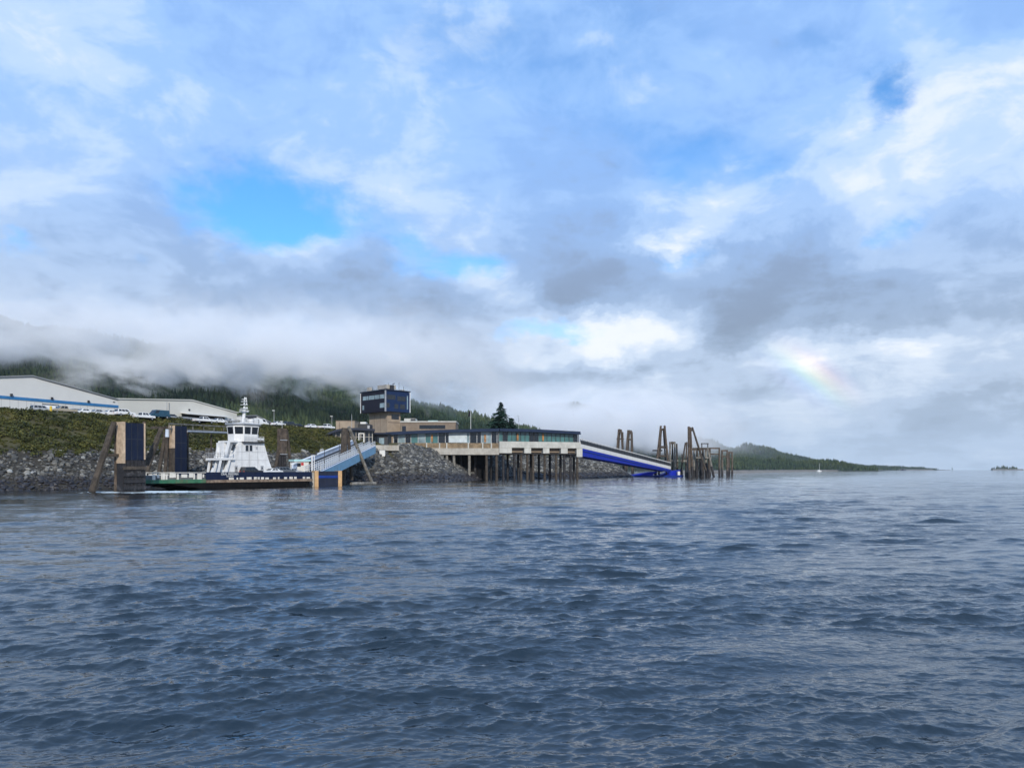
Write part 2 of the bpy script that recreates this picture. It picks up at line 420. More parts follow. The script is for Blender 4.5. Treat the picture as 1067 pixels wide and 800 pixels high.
t.put(b.inputs['Base Color'], t.mix(t.smooth(t.m('ADD', pz_, t.m('MULTIPLY', n1, 2.0)), 8.5, 10.5), soil, grs)); b.inputs['Roughness'].default_value = 0.95
bank = npmesh('shore_bank', np.stack([GP[:, 0], GP[:, 1], gz_], 1), FA, m, True); tag(bank, kind='structure')
# gravel surface of the plateau: yard the vehicles stand on
# ---------------------------------------------------------------- boulders
def rock_proto(seed):
    g = random.Random(seed); bm = bmesh.new(); bmesh.ops.create_icosphere(bm, subdivisions=1, radius=1)
    planes = []
    for _ in range(9):
        n = Vector((g.gauss(0,1), g.gauss(0,1), g.gauss(0,1))).normalized(); planes.append((n, g.uniform(0.50, 0.88)))
    for vtx in bm.verts:
        for n, dd in planes:
            e = vtx.co.dot(n)-dd
            if e > 0: vtx.co -= n*e
        vtx.co *= 1+0.06*mnoise.noise(vtx.co*2.3+Vector((seed*3.1, 0, 0)))
    bm.verts.ensure_lookup_table()
    V = np.array([v.co for v in bm.verts]); Fc = np.array([[v.index for v in f.verts] for f in bm.faces]); bm.free()
    return V, Fc
PROT = [rock_proto(i) for i in range(10)]
m_rock, t, b = new_mat('boulder_rock')
g_ = t.new('ShaderNodeNewGeometry'); pos = g_.outputs['Position']; _, _, pz_ = t.xyz(pos)
oi = t.new('ShaderNodeObjectInfo').outputs['Random']
rnd = t.m('FRACT', t.m('ADD', g_.outputs['Random Per Island'], t.m('MULTIPLY', oi, 7.31)))
c = t.ramp(rnd, [(0.0, (0.045,0.048,0.055)), (0.35, (0.062,0.064,0.066)), (0.65, (0.115,0.112,0.104)), (0.88, (0.20,0.193,0.18)), (1.0, (0.38,0.38,0.37))])
n1 = t.noise(pos, 2.2, 7, 0.7)
c = t.mix(t.smooth(n1, 0.35, 0.7), t.mix(1.0, c, (0.55,0.56,0.52), 'MULTIPLY'), c)
wet = t.smooth(t.m('ADD', pz_, t.m('MULTIPLY', t.noise(pos, 0.25, 5, 0.6), 1.6)), 4.5, 2.6)
c = t.mix(wet, c, t.mix(t.noise(pos, 1.3, 5, 0.7), (0.006,0.006,0.008), (0.032,0.030,0.036)))
t.put(b.inputs['Base Color'], c); t.put(b.inputs['Roughness'], t.m('MULTIPLY_ADD', wet, -0.35, 0.9))
def scatter_rocks():
    pts = []
    for i in range(len(SA)-3):
        a, bb = SA[i], SA[i+1]; L = np.hypot(*(bb-a)[:2])
        if bb[1] < 100: continue
        n = int(L*105)
        u = NR.random(n); dist = -0.8+NR.random(n)*19.5
        dr = (bb-a)[:2]/L; nn = np.array([-dr[1], dr[0]])
        pts.append(a[:2]+u[:, None]*(bb-a)[:2]+dist[:, None]*nn)
    P = np.concatenate(pts)
    z, d, rt, pl = bank_z(P)
    top = rt*1.45+vnoise(P, 9, 8)*1.4
    k = (d > -1.2) & (d < top) & ~((pl > 14) & (d > rt*1.45+1)); P, z = P[k], z[k]
    # keep what can face the water side of the photo
    px = CX+F*P[:, 0]/P[:, 1]; k = (px > -60) & (px < 700); P, z = P[k], z[k]
    return P, z
RP, RZ = scatter_rocks()
rs = (0.22+0.62*NR.random(len(RP))**3.2)*np.clip(RP[:, 1]/180, 0.9, 1.5)
rank = np.argsort(-rs/RP[:, 1])
big = [i for i in rank if (CX+F*RP[i, 0]/RP[i, 1]) > 0 and RZ[i] > 0.4][:240]
bigset = set(big)
RV, RF, off = [], [], 0
def rot3(g):
    qv = Vector((g.gauss(0,1), g.gauss(0,1), g.gauss(0,1))).normalized()
    return np.array(Matrix.Rotation(g.random()*6.28, 3, qv))
for i in range(len(RP)):
    if i in bigset: continue
    V, Fc = PROT[R.randrange(10)]
    s_ = rs[i]*np.array([R.uniform(0.8,1.35), R.uniform(0.8,1.2), R.uniform(0.55,0.9)])
    W = (V @ rot3(R).T)*s_+np.array([RP[i,0], RP[i,1], RZ[i]+0.12*rs[i]])
    RV.append(W); RF.append(Fc+off); off += len(V)
rip = npmesh('riprap', np.concatenate(RV), np.concatenate(RF), m_rock, False)
tag(rip, 'grey riprap rubble covering the lower bank above the waterline', 'rubble', kind='stuff')
bmeshes = []
for V, Fc in PROT:
    o = npmesh('boulder', V, Fc, m_rock, False); bmeshes.append(o.data); bpy.data.objects.remove(o)
for i in big:
    o = bpy.data.objects.new('boulder', bmeshes[R.randrange(10)]); COL.objects.link(o)
    o.location = (RP[i,0], RP[i,1], RZ[i]+0.12*rs[i]); o.rotation_euler = (R.random()*6, R.random()*6, R.random()*6)
    o.scale = rs[i]*np.array([R.uniform(0.85,1.3), R.uniform(0.8,1.1), R.uniform(0.6,0.95)])
    px = CX+F*RP[i,0]/RP[i,1]
    if px < 165: tag(o, 'angular grey boulder in the rock slope below the green bank, left of the ferry', 'boulder', 'boulders on the bank left of the ferry')
    elif px < 370: tag(o, 'angular grey boulder in the rock slope behind the ferry and its fenders', 'boulder', 'boulders behind the ferry')
    elif px < 500: tag(o, 'angular grey boulder in the rock mound below the tower building', 'boulder', 'boulders below the tower building')
    else: tag(o, 'angular grey boulder in the rock slope behind the pier piles and blue ramp', 'boulder', 'boulders behind the pier')
# ---------------------------------------------------------------- shrubs over the upper bank
m_leaf, t, b = new_mat('shrub_leaf')
g_ = t.new('ShaderNodeNewGeometry'); pos = g_.outputs['Position']
n1 = t.noise(pos, 0.11, 5, 0.65); n2 = t.noise(pos, 0.5, 4, 0.6)
c = t.ramp(t.m('ADD', t.m('MULTIPLY', n1, 0.7), t.m('ADD', t.m('MULTIPLY', n2, 0.45), t.m('MULTIPLY', g_.outputs['Random Per Island'], 0.2))),
           [(0.40, (0.010,0.015,0.006)), (0.55, (0.024,0.031,0.010)), (0.68, (0.055,0.062,0.016)), (0.78, (0.10,0.10,0.024)), (0.9, (0.13,0.105,0.040))])
t.put(b.inputs['Base Color'], c); b.inputs['Roughness'].default_value = 0.7; b.inputs['Specular IOR Level'].default_value = 0.25
b.inputs['Transmission Weight'].default_value = 0.0
def leaf_cloud(centers, radii, per, size, flat=0.75, rng=NR):
    """quads spread through the outer volume of many shrub mounds"""
    n = len(centers)*per
    C = np.repeat(centers, per, 0); Rr = np.repeat(radii, per)
    dv = rng.normal(size=(n, 3)); dv /= np.linalg.norm(dv, axis=1)[:, None]; dv[:, 2] = np.abs(dv[:, 2])*flat
    P = C+dv*(Rr*rng.uniform(0.55, 1.08, n))[:, None]
    a = rng.normal(size=(n, 3)); a += dv*0.6; a /= np.linalg.norm(a, axis=1)[:, None]
    u = np.cross(a, rng.normal(size=(n, 3))); u /= np.linalg.norm(u, axis=1)[:, None]; v2 = np.cross(a, u)
    sz = (size*rng.uniform(0.5, 1.3, n)*np.repeat(np.clip(radii, 0.6, 1.6), per)**0.5)[:, None]
    V = np.stack([P-u*sz, P+v2*sz*0.55, P+u*sz, P-v2*sz*0.55], 1).reshape(-1, 3)
    return V, np.arange(n*4).reshape(-1, 4)
n = 70000
P = np.stack([NR.uniform(-170, 20, n), NR.uniform(110, 300, n)], 1)
z, d, rt, pl = bank_z(P)
run1 = rt*1.45; run2 = (pl-rt)*1.75
jag = vnoise(P, 7, 12)*1.2
k = (d > run1-0.5+jag) & (d < run1+run2+1.8) & (pl > 14)
px = CX+F*P[:, 0]/P[:, 1]; k &= (px > -50) & (px < 395)
P, z = P[k], z[k]; thin_ = NR.random(len(P)) < 3900/max(len(P), 1); P, z = P[thin_], z[thin_]
rad = (0.4+0.9*NR.random(len(P))**1.6)*(1+0.5*vnoise(P, 7, 14)); rad = np.clip(rad, 0.3, 2.2); rad[NR.random(len(rad)) < 0.03] *= 2.0
edge = bank_z(P)[1] > (rt[k][thin_]*1.45+(pl[k][thin_]-rt[k][thin_])*1.75-1.0); rad[edge] *= 0.6
V, Fq = leaf_cloud(np.column_stack([P, z-0.1]), rad, 56, 0.23)
sh = npmesh('undergrowth', V, Fq, m_leaf, False)
tag(sh, 'dense green brush covering the bank above the rocks', 'brush', kind='stuff')

# ---------------------------------------------------------------- hills and their forest
m_hill, t, b = new_mat('hill_ground')
pos = t.new('ShaderNodeNewGeometry').outputs['Position']
t.put(b.inputs['Base Color'], t.mix(t.noise(pos, 0.02, 6, 0.7), (0.012,0.02,0.012), (0.04,0.05,0.025))); b.inputs['Roughness'].default_value = 1
m_for, t, b = new_mat('conifer_forest')
g_ = t.new('ShaderNodeNewGeometry'); pos = g_.outputs['Position']
n1 = t.noise(pos, 0.008, 5, 0.65); rp = g_.outputs['Random Per Island']
c = t.mix(t.smooth(n1, 0.35, 0.65), t.mix(rp, (0.012,0.026,0.020), (0.038,0.068,0.042)), t.mix(rp, (0.024,0.040,0.020), (0.078,0.100,0.044)))
t.put(b.inputs['Base Color'], c); b.inputs['Roughness'].default_value = 0.9; b.inputs['Specular IOR Level'].default_value = 0.1
def hill(name, x0, x1, y0, y1, hf, res, trees, tall, label, cone=6):
    gx = np.linspace(x0, x1, res); gy = np.linspace(y0, y1, res)
    X, Y = np.meshgrid(gx, gy); P = np.stack([X.ravel(), Y.ravel()], 1); Z = hf(P)
    I, J = np.meshgrid(np.arange(res-1), np.arange(res-1), indexing='ij'); A = (I*res+J).ravel()
    Fc = np.stack([A, A+1, A+res+1, A+res], 1); Fc = Fc[Z[Fc].max(1) > -1.5]
    o = npmesh(name, np.column_stack([P, Z]), Fc, m_hill, True); tag(o, kind='structure')
    # conifers: narrow ragged tiers
    Q = np.stack([NR.uniform(x0, x1, trees*2), NR.uniform(y0, y1, trees*2)], 1); z = hf(Q); k = z > 1.5; Q, z = Q[k][:trees], z[k][:trees]
    n = len(Q); ht = tall*NR.uniform(0.45, 1.15, n)*(1+0.25*vnoise(Q, 90, 3)); ht = np.clip(ht, tall*0.3, tall*1.5); wd = ht*NR.uniform(0.16, 0.26, n)
    parts, faces, off = [], [], 0
    for (za, zb, ra) in ((0.05, 0.62, 1.0), (0.42, 1.0, 0.66)):
        a = np.arange(cone)*2*PI/cone; ph = NR.uniform(0, 6, n)[:, None]
        rr = wd[:, None]*ra*NR.uniform(0.7, 1.3, (n, cone))
        ring = np.stack([Q[:, 0, None]+np.cos(a+ph)*rr, Q[:, 1, None]+np.sin(a+ph)*rr, (z+ht*za)[:, None]+NR.uniform(-0.06, 0.06, (n, cone))*ht[:, None]], -1)
        tip = np.stack([Q[:, 0]+NR.normal(0, 0.2, n), Q[:, 1], z+ht*zb], -1)[:, None]
        V = np.concatenate([ring, tip], 1); parts.append(V.reshape(-1, 3))
        base = np.arange(n)[:, None]*(cone+1)+off
        f = np.stack([base+np.arange(cone), base+(np.arange(cone)+1) % cone, np.broadcast_to(base+cone, (n, cone))], -1).reshape(-1, 3)
        faces.append(f); off += n*(cone+1)
    fo = npmesh('forest', np.concatenate(parts), np.concatenate(faces), m_for, False)
    tag(fo, label, 'forest', kind='stuff'); return o
def ridge_profile(pts, Y):                            # photo ridge read at real distance Y -> (X, Z) knots
    xs = np.array([(p-CX)/F*Y for p, q in pts]); zs = np.array([CAMZ+(HY-q)/F*Y for p, q in pts]); return xs, zs
def ridge_hill(pts, Yr, front, back, rough, seed, drop=0.0):
    xs, zs = ridge_profile(pts, Yr)
    def hf(P):
        zr = np.interp(P[:, 0], xs, zs, left=-3, right=-3)
        u = np.where(P[:, 1] < Yr, (Yr-P[:, 1])/front, (P[:, 1]-Yr)/back)
        s = 1-np.clip(u, 0, 1); s = s*s*(3-2*s)*0.5+s*0.5
        return zr*s+vnoise(P, 160, seed)*rough*s*np.clip(zr/40, 0, 1)+vnoise(P, 45, seed+1)*rough*0.35*s-1*(1-s)
    return hf
# big wooded mountainside behind the yard, its top lost in the cloud
hill('hillside', -1150, 60, 560, 1560, ridge_hill([(-900,300),(-300,325),(0,338),(60,350),(120,352),(160,360),(240,372),(330,395),(390,416),(430,424),(470,434),(520,447),(600,475),(640,500)], 1250, 720, 320, 9, 21), 110, 60000, 11.5, 'dark conifer forest on the mountainside behind the warehouses')
hill('hillside', -420, 420, 1700, 2750, ridge_hill([(250,500),(340,432),(400,428),(430,424.5),(470,429),(500,436),(530,443),(560,452),(600,472),(640,500)], 2100, 420, 600, 8, 31), 80, 26000, 13, 'green forest on the lower hill behind the tower')
hill('hillside', -300, 1100, 2300, 3900, ridge_hill([(480,470),(540,432),(570,424),(597,421),(632,430),(648,443),(673,453),(699,453),(712,456),(737,460),(763,473),(790,484),(830,500)], 3200, 800, 600, 10, 41), 80, 26000, 15, 'hazy blue green forest on the far hills beyond the pier')
hill('hillside', 900, 2400, 3200, 5000, ridge_hill([(735,493),(752,481),(765,472),(777,465.3),(786,465.3),(800,470.3),(815,475),(830,480),(845,484),(870,488),(900,492)], 4200, 900, 700, 10, 51), 70, 16000, 16, 'forest on the rounded far hill at the right of the pier')
hill('headland', 380, 1100, 1500, 2300, ridge_hill([(735,489),(750,482),(775,480),(800,481),(815,480),(822,486),(838,483),(850,481),(872,484),(880,487),(889,489.6)], 1800, 240, 300, 3, 61), 90, 9000, 9.5, 'dark trees on the low headland beyond the pier')
hill('headland', 1500, 2600, 3600, 4800, ridge_hill([(820,489),(845,485.5),(880,484),(905,486),(930,487.2),(950,488),(960,489.6),(966,492)], 4200, 350, 400, 3, 71), 60, 7000, 12, 'dark trees along the far end of the low headland')
# spit of shingle below the trees
m_sand = mat('shingle', (0.16,0.14,0.115,1), 0.95, 0.35, 0.06)
def spit(name, pts, hgt):
    V = []; n = len(pts)
    for (px, Y, wd) in pts:
        x = (px-CX)/F*Y
        V += [(x, Y-wd, -0.6), (x, Y-wd*0.3, hgt*0.8), (x, Y+wd*0.5, hgt), (x, Y+wd*1.5, -0.6)]
    Fc = [(i*4+j, i*4+j+1, i*4+j+5, i*4+j+4) for i in range(n-1) for j in range(3)]
    o = npmesh(name, np.array(V, float), np.array(Fc), m_sand, True); tag(o, kind='structure')
spit('beach', [(700,700,8),(740,760,26),(770,850,34),(800,1050,34),(830,1350,34),(850,1550,24),(872,1600,10)], 3.2)
spit('beach', [(842,3300,20),(880,3500,60),(925,3600,60),(955,3650,40),(972,3700,10)], 5.0)
spit('beach', [(966,5200,6),(975,5250,40),(984,5300,40),(990,5350,6)], 3.0)
spit('beach', [(1034,4300,6),(1040,4300,30),(1056,4300,30),(1066,4300,6)], 7.0)
# ---------------------------------------------------------------- low cloud hanging on the hills
def cloud_bank(name, label, x0, x1, y0, y1, z0, z1, zlo, zhi, dens, nscale, namp, tlo, thi, gaps=(), xl=60, xr=60, slope=0.0, step=0.25, alb=(0.972,0.98,0.99)):
    """real air-borne droplets: a closed box of uneven density; thick above a ragged base, thinning to nothing at its top and ends"""
    m = bpy.data.materials.new(name); m.use_nodes = True; nt = m.node_tree; nt.nodes.clear(); t = NT(nt)
    out = t.new('ShaderNodeOutputMaterial'); pv = t.new('ShaderNodeVolumePrincipled'); nt.links.new(pv.outputs[0], out.inputs['Volume'])
    pos = t.new('ShaderNodeNewGeometry').outputs['Position']; x, y, z = t.xyz(pos)
    nz = t.noise(t.v('MULTIPLY', pos, (1, 0.6, 1.4)), nscale, 6, 0.62, 0.5)
    zz = t.m('ADD', z, t.m('MULTIPLY', t.m('SUBTRACT', nz, 0.5), namp)); zz = t.m('MULTIPLY_ADD', t.m('SUBTRACT', x, x0), slope, zz)
    dlo = t.smooth(zz, zlo, zhi); dtop = t.smooth(zz, thi, tlo)
    de = t.m('MULTIPLY', t.smooth(x, x0, x0+xl), t.smooth(x, x1, x1-xr))
    de = t.m('MULTIPLY', de, t.m('MULTIPLY', t.smooth(y, y0, y0+(y1-y0)*0.2), t.smooth(y, y1, y1-(y1-y0)*0.1)))
    dd = t.m('MULTIPLY', t.m('MULTIPLY', dlo, dtop), de)
    dd = t.m('MULTIPLY', dd, t.smooth(nz, 0.36, 0.60, 0.12, 1.0))
    for (gx, gy, gz, ax, ay, az_) in gaps:
        q = t.v('MULTIPLY', t.v('SUBTRACT', pos, (gx, gy, gz)), (1/ax, 1/ay, 1/az_))
        e = t.m('EXPONENT', t.m('MULTIPLY', t.v('DOT_PRODUCT', q, q, 1), -1.0))
        dd = t.m('MULTIPLY', dd, t.m('SUBTRACT', 1.0, t.m('MULTIPLY', t.m('MULTIPLY', e, 2.0, clamp=True), t.smooth(nz, 0.30, 0.50) if ay < 1000 else 1.0, clamp=True), clamp=True))
    t.put(pv.inputs['Density'], t.m('MULTIPLY', dd, dens)); t.put(pv.inputs['Color'], alb + (1,)); pv.inputs['Anisotropy'].default_value = -0.15
    mb = MB().box(x0, x1, y0, y1, z0, z1); o = mb.build('low_cloud', m); tag(o, label, 'cloud', kind='stuff')
    m.cycles.volume_step_rate = step
    return o
cloud_bank('low_cloud', 'white low cloud covering the top of the mountainside', -1000, 60, 735, 965, 40, 260, 122, 148, 0.028, 0.021, 170, 160, 225, xl=10, xr=260, slope=0.040,
           gaps=[wp(12,850,346).to_tuple()+(20,400,7), wp(150,850,368).to_tuple()+(24,400,12), wp(276,850,394).to_tuple()+(22,400,14), wp(40,850,384).to_tuple()+(75,400,17)])
cloud_bank('low_cloud', 'thin mist lying over the far hills beyond the pier', -160, 800, 2000, 3100, 15, 330, 62, 108, 0.010, 0.006, 90, 150, 300, xl=160, xr=420, slope=0.03,
           gaps=[wp(595,2700,428).to_tuple()+(30,1600,11), wp(632,2700,437).to_tuple()+(32,1600,11)])
S.cycles.volume_bounces = 8; S.cycles.max_bounces = 10; S.cycles.sample_clamp_direct = 5.0; S.cycles.sample_clamp_indirect = 4.0; S.cycles.transparent_max_bounces = 16
# ---------------------------------------------------------------- shared materials
M = dict(
 white=mat('white_marine_paint', (0.66,0.67,0.67,1), 0.5, 0.08, 1.2, streak=0.32, dirt=(0.28,0.20,0.13,1)),
 white_worn=mat('worn_white_paint', (0.66,0.64,0.58,1), 0.6, 0.12, 1.0, streak=0.5, dirt=(0.17,0.10,0.06,1), dirt_amt=0.5),
 navy=mat('navy_hull_paint', (0.006,0.012,0.038,1), 0.5, 0.3, 0.8, streak=0.3, dirt=(0.05,0.05,0.06,1), spec=0.3),
 black=mat('black_bottom_paint', (0.005,0.005,0.0055,1), 0.7, 0.4, 0.8, spec=0.2, streak=0.3, dirt=(0.05,0.035,0.02,1)),
 green=mat('green_hull_paint', (0.03,0.14,0.075,1), 0.55, 0.25, 0.8, streak=0.45, dirt=(0.20,0.11,0.05,1), dirt_amt=0.3),
 rust=mat('rusty_rub_rail', (0.20,0.15,0.11,1), 0.8, 0.5, 1.5, dirt_amt=0.6, dirt=(0.09,0.035,0.018,1)),
 deckgrey=mat('grey_deck_paint', (0.12,0.13,0.14,1), 0.8, 0.25, 0.5),
 glass=mat('dark_glass', (0.012,0.016,0.022,1), 0.08, 0.2, 1.0, spec=0.6),
 steel=mat('galvanised_steel', (0.36,0.37,0.38,1), 0.5, 0.2, 2.0, metal=0.3),
 dkmetal=mat('dark_painted_metal', (0.025,0.027,0.032,1), 0.55, 0.3, 1.5),
 navyp=mat('navy_fender_facing', (0.004,0.009,0.028,1), 0.5, 0.25, 0.6, spec=0.3, dirt_amt=0.35, streak=0.45, dirt=(0.028,0.030,0.038,1)),
 cream=mat('pale_timber', (0.46,0.35,0.245,1), 0.85, 0.25, 1.2, dirt_amt=0.35, streak=0.55, dirt=(0.20,0.11,0.05,1)),
 poster=mat('brown_orange_poster', (0.30,0.14,0.045,1), 0.7, 0.4, 1.2),
 pier_shade=mat('under_pier_shade_black', (0.008,0.008,0.009,1), 0.9, 0.4, 0.8, spec=0.1),  # near-black tone for the shade beneath the pier deck
 signw=mat('pale_blue_sign', (0.44,0.50,0.53,1), 0.5, 0.15, 0.8),
 orange=mat('ochre_timber', (0.48,0.30,0.145,1), 0.75, 0.2, 1.2, streak=0.25, dirt=(0.2,0.1,0.04,1)),
 pile=mat('weathered_pile', (0.055,0.044,0.034,1), 0.9, 0.55, 1.2, streak=0.65, dirt=(0.02,0.018,0.016,1), bump=0.4),
 pilebrown=mat('brown_timber_pile', (0.078,0.058,0.043,1), 0.9, 0.6, 1.0, streak=0.7, dirt=(0.03,0.022,0.018,1), bump=0.4),
 pilegrey=mat('grey_timber_pile', (0.17,0.16,0.14,1), 0.9, 0.5, 1.0, streak=0.7, dirt=(0.03,0.026,0.024,1), bump=0.4),
 wetpile=mat('barnacled_wet_timber', (0.014,0.013,0.015,1), 0.75, 0.6, 2.2, dirt_amt=0.6, dirt=(0.10,0.095,0.10,1), bump=0.8),
 concrete=mat('stained_concrete', (0.35,0.335,0.30,1), 0.9, 0.2, 0.5, streak=0.7, dirt=(0.20,0.14,0.08,1), dirt_amt=0.35),
 concl=mat('pale_concrete', (0.42,0.42,0.39,1), 0.9, 0.16, 0.5, streak=0.4, dirt=(0.24,0.22,0.18,1), dirt_amt=0.15),
 rustwall=mat('rust_stained_wall', (0.20,0.15,0.095,1), 0.9, 0.35, 0.7, streak=0.5, dirt=(0.07,0.045,0.025,1)),
 tan=mat('tan_block_wall', (0.30,0.24,0.18,1), 0.9, 0.12, 0.6, streak=0.15, dirt=(0.2,0.15,0.1,1)),
 tandark=mat('brown_block_wall', (0.19,0.15,0.115,1), 0.9, 0.15, 0.6, streak=0.2, dirt=(0.12,0.09,0.06,1)),
 towerblue=mat('lit_blue_tower_cladding', (0.007,0.020,0.065,1), 0.45, 0.15, 0.5, spec=0.3),
 towerdark=mat('shaded_tower_and_flag_purple', (0.007,0.006,0.015,1), 0.5, 0.2, 0.5, spec=0.25),  # left face's shade put into a darker colour; also the flag's colour
 roofblue=mat('dark_blue_roof', (0.008,0.015,0.035,1), 0.5, 0.2, 0.6, spec=0.3),
 teal=mat('teal_window_glass', (0.05,0.13,0.13,1), 0.06, 0.35, 0.25, spec=0.7),
 paleglass=mat('pale_window_glass', (0.20,0.27,0.30,1), 0.08, 0.35, 0.3, spec=0.7),
 skyblue=mat('light_blue_steel', (0.16,0.33,0.48,1), 0.5, 0.18, 0.5, streak=0.4, dirt=(0.12,0.2,0.3,1)),
 paleblue=mat('pale_blue_panel', (0.50,0.57,0.68,1), 0.5, 0.1, 0.5, streak=0.35, dirt=(0.3,0.34,0.4,1)),
 cobalt=mat('cobalt_blue_girder', (0.002,0.016,0.30,1), 0.5, 0.15, 0.5, spec=0.2),
 cobaltdk=mat('blue_pontoon', (0.004,0.03,0.20,1), 0.5, 0.2, 0.5, spec=0.2, streak=0.3, dirt=(0.03,0.03,0.05,1)),
 ware=mat('white_metal_siding', (0.60,0.60,0.58,1), 0.6, 0.03, 0.15, streak=0.08, dirt=(0.5,0.48,0.44,1)),
 ware2=mat('cream_metal_siding', (0.56,0.55,0.50,1), 0.6, 0.04, 0.15, streak=0.1, dirt=(0.4,0.37,0.3,1)),
 stripe=mat('blue_trim', (0.03,0.16,0.36,1), 0.5, 0.15, 0.5),
 roofgrey=mat('grey_metal_roof', (0.22,0.23,0.24,1), 0.5, 0.15, 0.2),
 aqua=mat('aqua_roof', (0.42,0.66,0.66,1), 0.5, 0.08, 0.5),
 red=mat('red_paint', (0.45,0.03,0.03,1), 0.45, 0.15, 1.0),
 yellow=mat('yellow_paint', (0.62,0.42,0.03,1), 0.5, 0.15, 1.0),
 tyre=mat('tyre_rubber', (0.012,0.012,0.012,1), 0.85, 0.3, 4.0),
 lamp=mat('frosted_lamp_glass', (0.6,0.62,0.6,1), 0.3, 0.05, 1.0),
 bark=mat('spruce_bark', (0.05,0.038,0.028,1), 0.95, 0.4, 2.0),
)
# ---------------------------------------------------------------- ferry
FF = Frame((-68.7, 144.3), (-46.4, 176.5)); FW = 11.0; L = FF.L
fe = FF.root('ferry', 'navy and white double ended car ferry with white wheelhouse, moored at the ramp', 'ferry')
def fp(px, py, off=0.0): return FF.sp(px, py, off)
def fs(px, off=0.0): return fp(px, 500, off)[0]
Z = dict(wl=0.0, ht=1.42, rt=1.95, bw=3.45)
# lower hull: raked ends, flared sides
def hull_ring(z, inset, s0, s1): 
    return [(s0, 2.2+inset, z), (s0+2.6, inset, z), (s1-0.8, inset, z), (s1, 0.8+inset, z), (s1, FW-0.8-inset, z), (s1-0.8, FW-inset, z), (s0+2.6, FW-inset, z), (s0, FW-2.2-inset, z)]
mb = MB(); rings = [hull_ring(-1.2, 0.8, 11.5, L-3.5), hull_ring(0.15, 0.25, 8.0, L-1.0), hull_ring(1.30, 0.05, 0.8, L-0.5)]
vs = [p for r_ in rings for p in r_]; fcs = [(j*8+i, j*8+(i+1)%8, (j+1)*8+(i+1)%8, (j+1)*8+i) for j in range(2) for i in range(8)]
fcs += [tuple(range(7,-1,-1)), tuple(range(16,24))]; mb.add(vs, fcs); mb.build('hull', M['black'], fe)
s_n = fs(214.5)                                            # where navy side begins
MB().box(0.1, s_n, -0.06, FW+0.06, 1.303, 2.02).build('stern_skirt', M['green'], fe)
rr = MB().box(s_n+0.01, L, -0.10, FW+0.10, 1.303, 1.86); rr.build('rub_rail', M['rust'], fe)
MB().box(0.6, L-0.6, 0.25, FW-0.25, 1.87, 2.78).build('car_deck', M['deckgrey'], fe)
b = MB()
for y0, y1 in ((0.0, 0.14), (FW-0.14, FW)):
    b.box(s_n+0.01, L-0.2, y0, y1, 1.864, Z['bw'])
b.build('bulwark', M['navy'], fe)
b = MB()
for y0, y1 in ((0.0, 0.14), (FW-0.14, FW)):
    x = 0.4
    while x < s_n-0.2:                                      # plated rail with gaps and stanchions
        x1 = min(x+R.uniform(0.7, 1.7), s_n); b.box(x, x1-R.uniform(0.12,0.6), y0, y1, 2.024+R.choice((0,0,0.35)), 3.28-0.3*R.random()); x = x1
    b.box(0.3, s_n, y0-0.02, y1+0.02, 3.30, 3.42)
b.build('stern_rail', M['white_worn'], fe)
g = MB()
for px0, px1 in ((238.5,243.5),(246.5,248),(249.8,254),(257,262),(264.5,267.5),(268.4,270.5),(272,275),(276.5,280),(284.5,287.5),(289.5,291),(296,299),(301.5,305),(306.5,309),(315.5,318),(319.5,323)):
    x0, x1 = fs(px0), fs(px1); MB().box(x0, x1, -0.035, -0.001, 1.875, 2.25+0.16*R.random()).build('freeing_port', M['white_worn'], fe)
# name on the bulwark
def text_mesh(name, s, size, m, parent, x, y, z, xscale=1.0):
    cu = bpy.data.curves.new(name, 'FONT'); cu.body = s; cu.size = size; cu.align_x = 'LEFT'; cu.extrude = 0.01
    o = bpy.data.objects.new(name, cu); COL.objects.link(o)
    dg = bpy.context.evaluated_depsgraph_get(); me = bpy.data.meshes.new_from_object(o.evaluated_get(dg))
    bpy.data.objects.remove(o); o = bpy.data.objects.new(name, me); COL.objects.link(o); me.materials.clear(); me.materials.append(m)
    o.parent = parent; o.location = (x, y, z); o.rotation_euler = (PI/2, 0, 0); o.scale = (xscale, 1, 1); return o
x0, x1 = fs(230.3), fs(248.0)
tx = text_mesh('name_lettering', 'ORAL FREEMAN', 0.72, M['white'], fe, x0, -0.02, 2.82, 1.0); tx.scale.x = (x1-x0)/max(tx.dimensions.x, 0.1)
x0, x1 = fs(236), fs(243); tx = text_mesh('port_lettering', 'KETCHIKAN', 0.42, M['white'], fe, x0, -0.02, 2.42, 1.0); tx.scale.x = (x1-x0)/max(tx.dimensions.x, 0.1)
# deckhouse: inset from the near side, one lane between
O1, O2 = 3.0, 8.0
def pl(pts, off): return [fp(px, py, off) for px, py in pts]
casing = pl([(233.0,492),(238.8,482),(244.3,471.7),(249.6,460.2),(275.4,462.2),(279.6,478),(283.2,488),(284,492)], O1)
zmin = 2.035
casing = [(x, max(z, zmin)) for x, z in casing]
MB().prism(casing, O1, O2).build('deckhouse', M['white'], fe)
MB().prism(pl([(253.8,459.9),(275.9,460.4),(275.9,461.6),(253.8,461.1)], O1-0.6), O1-0.6, O2+0.6).build('upper_walkway', M['dkmetal'], fe)
for a, c in ((256.0,259.0),(260.2,263.0)):
    MB().prism(pl([(a,463.8),(c,463.9),(c,470.0),(a,469.9)], O1-0.03), O1-0.03, O1+0.02).build('window', M['glass'], fe)
MB().prism(pl([(266.7,465.3),(268.4,465.4),(268.4,468.2),(266.7,468.1)], O1-0.03), O1-0.03, O1+0.02).build('vent', M['steel'], fe)
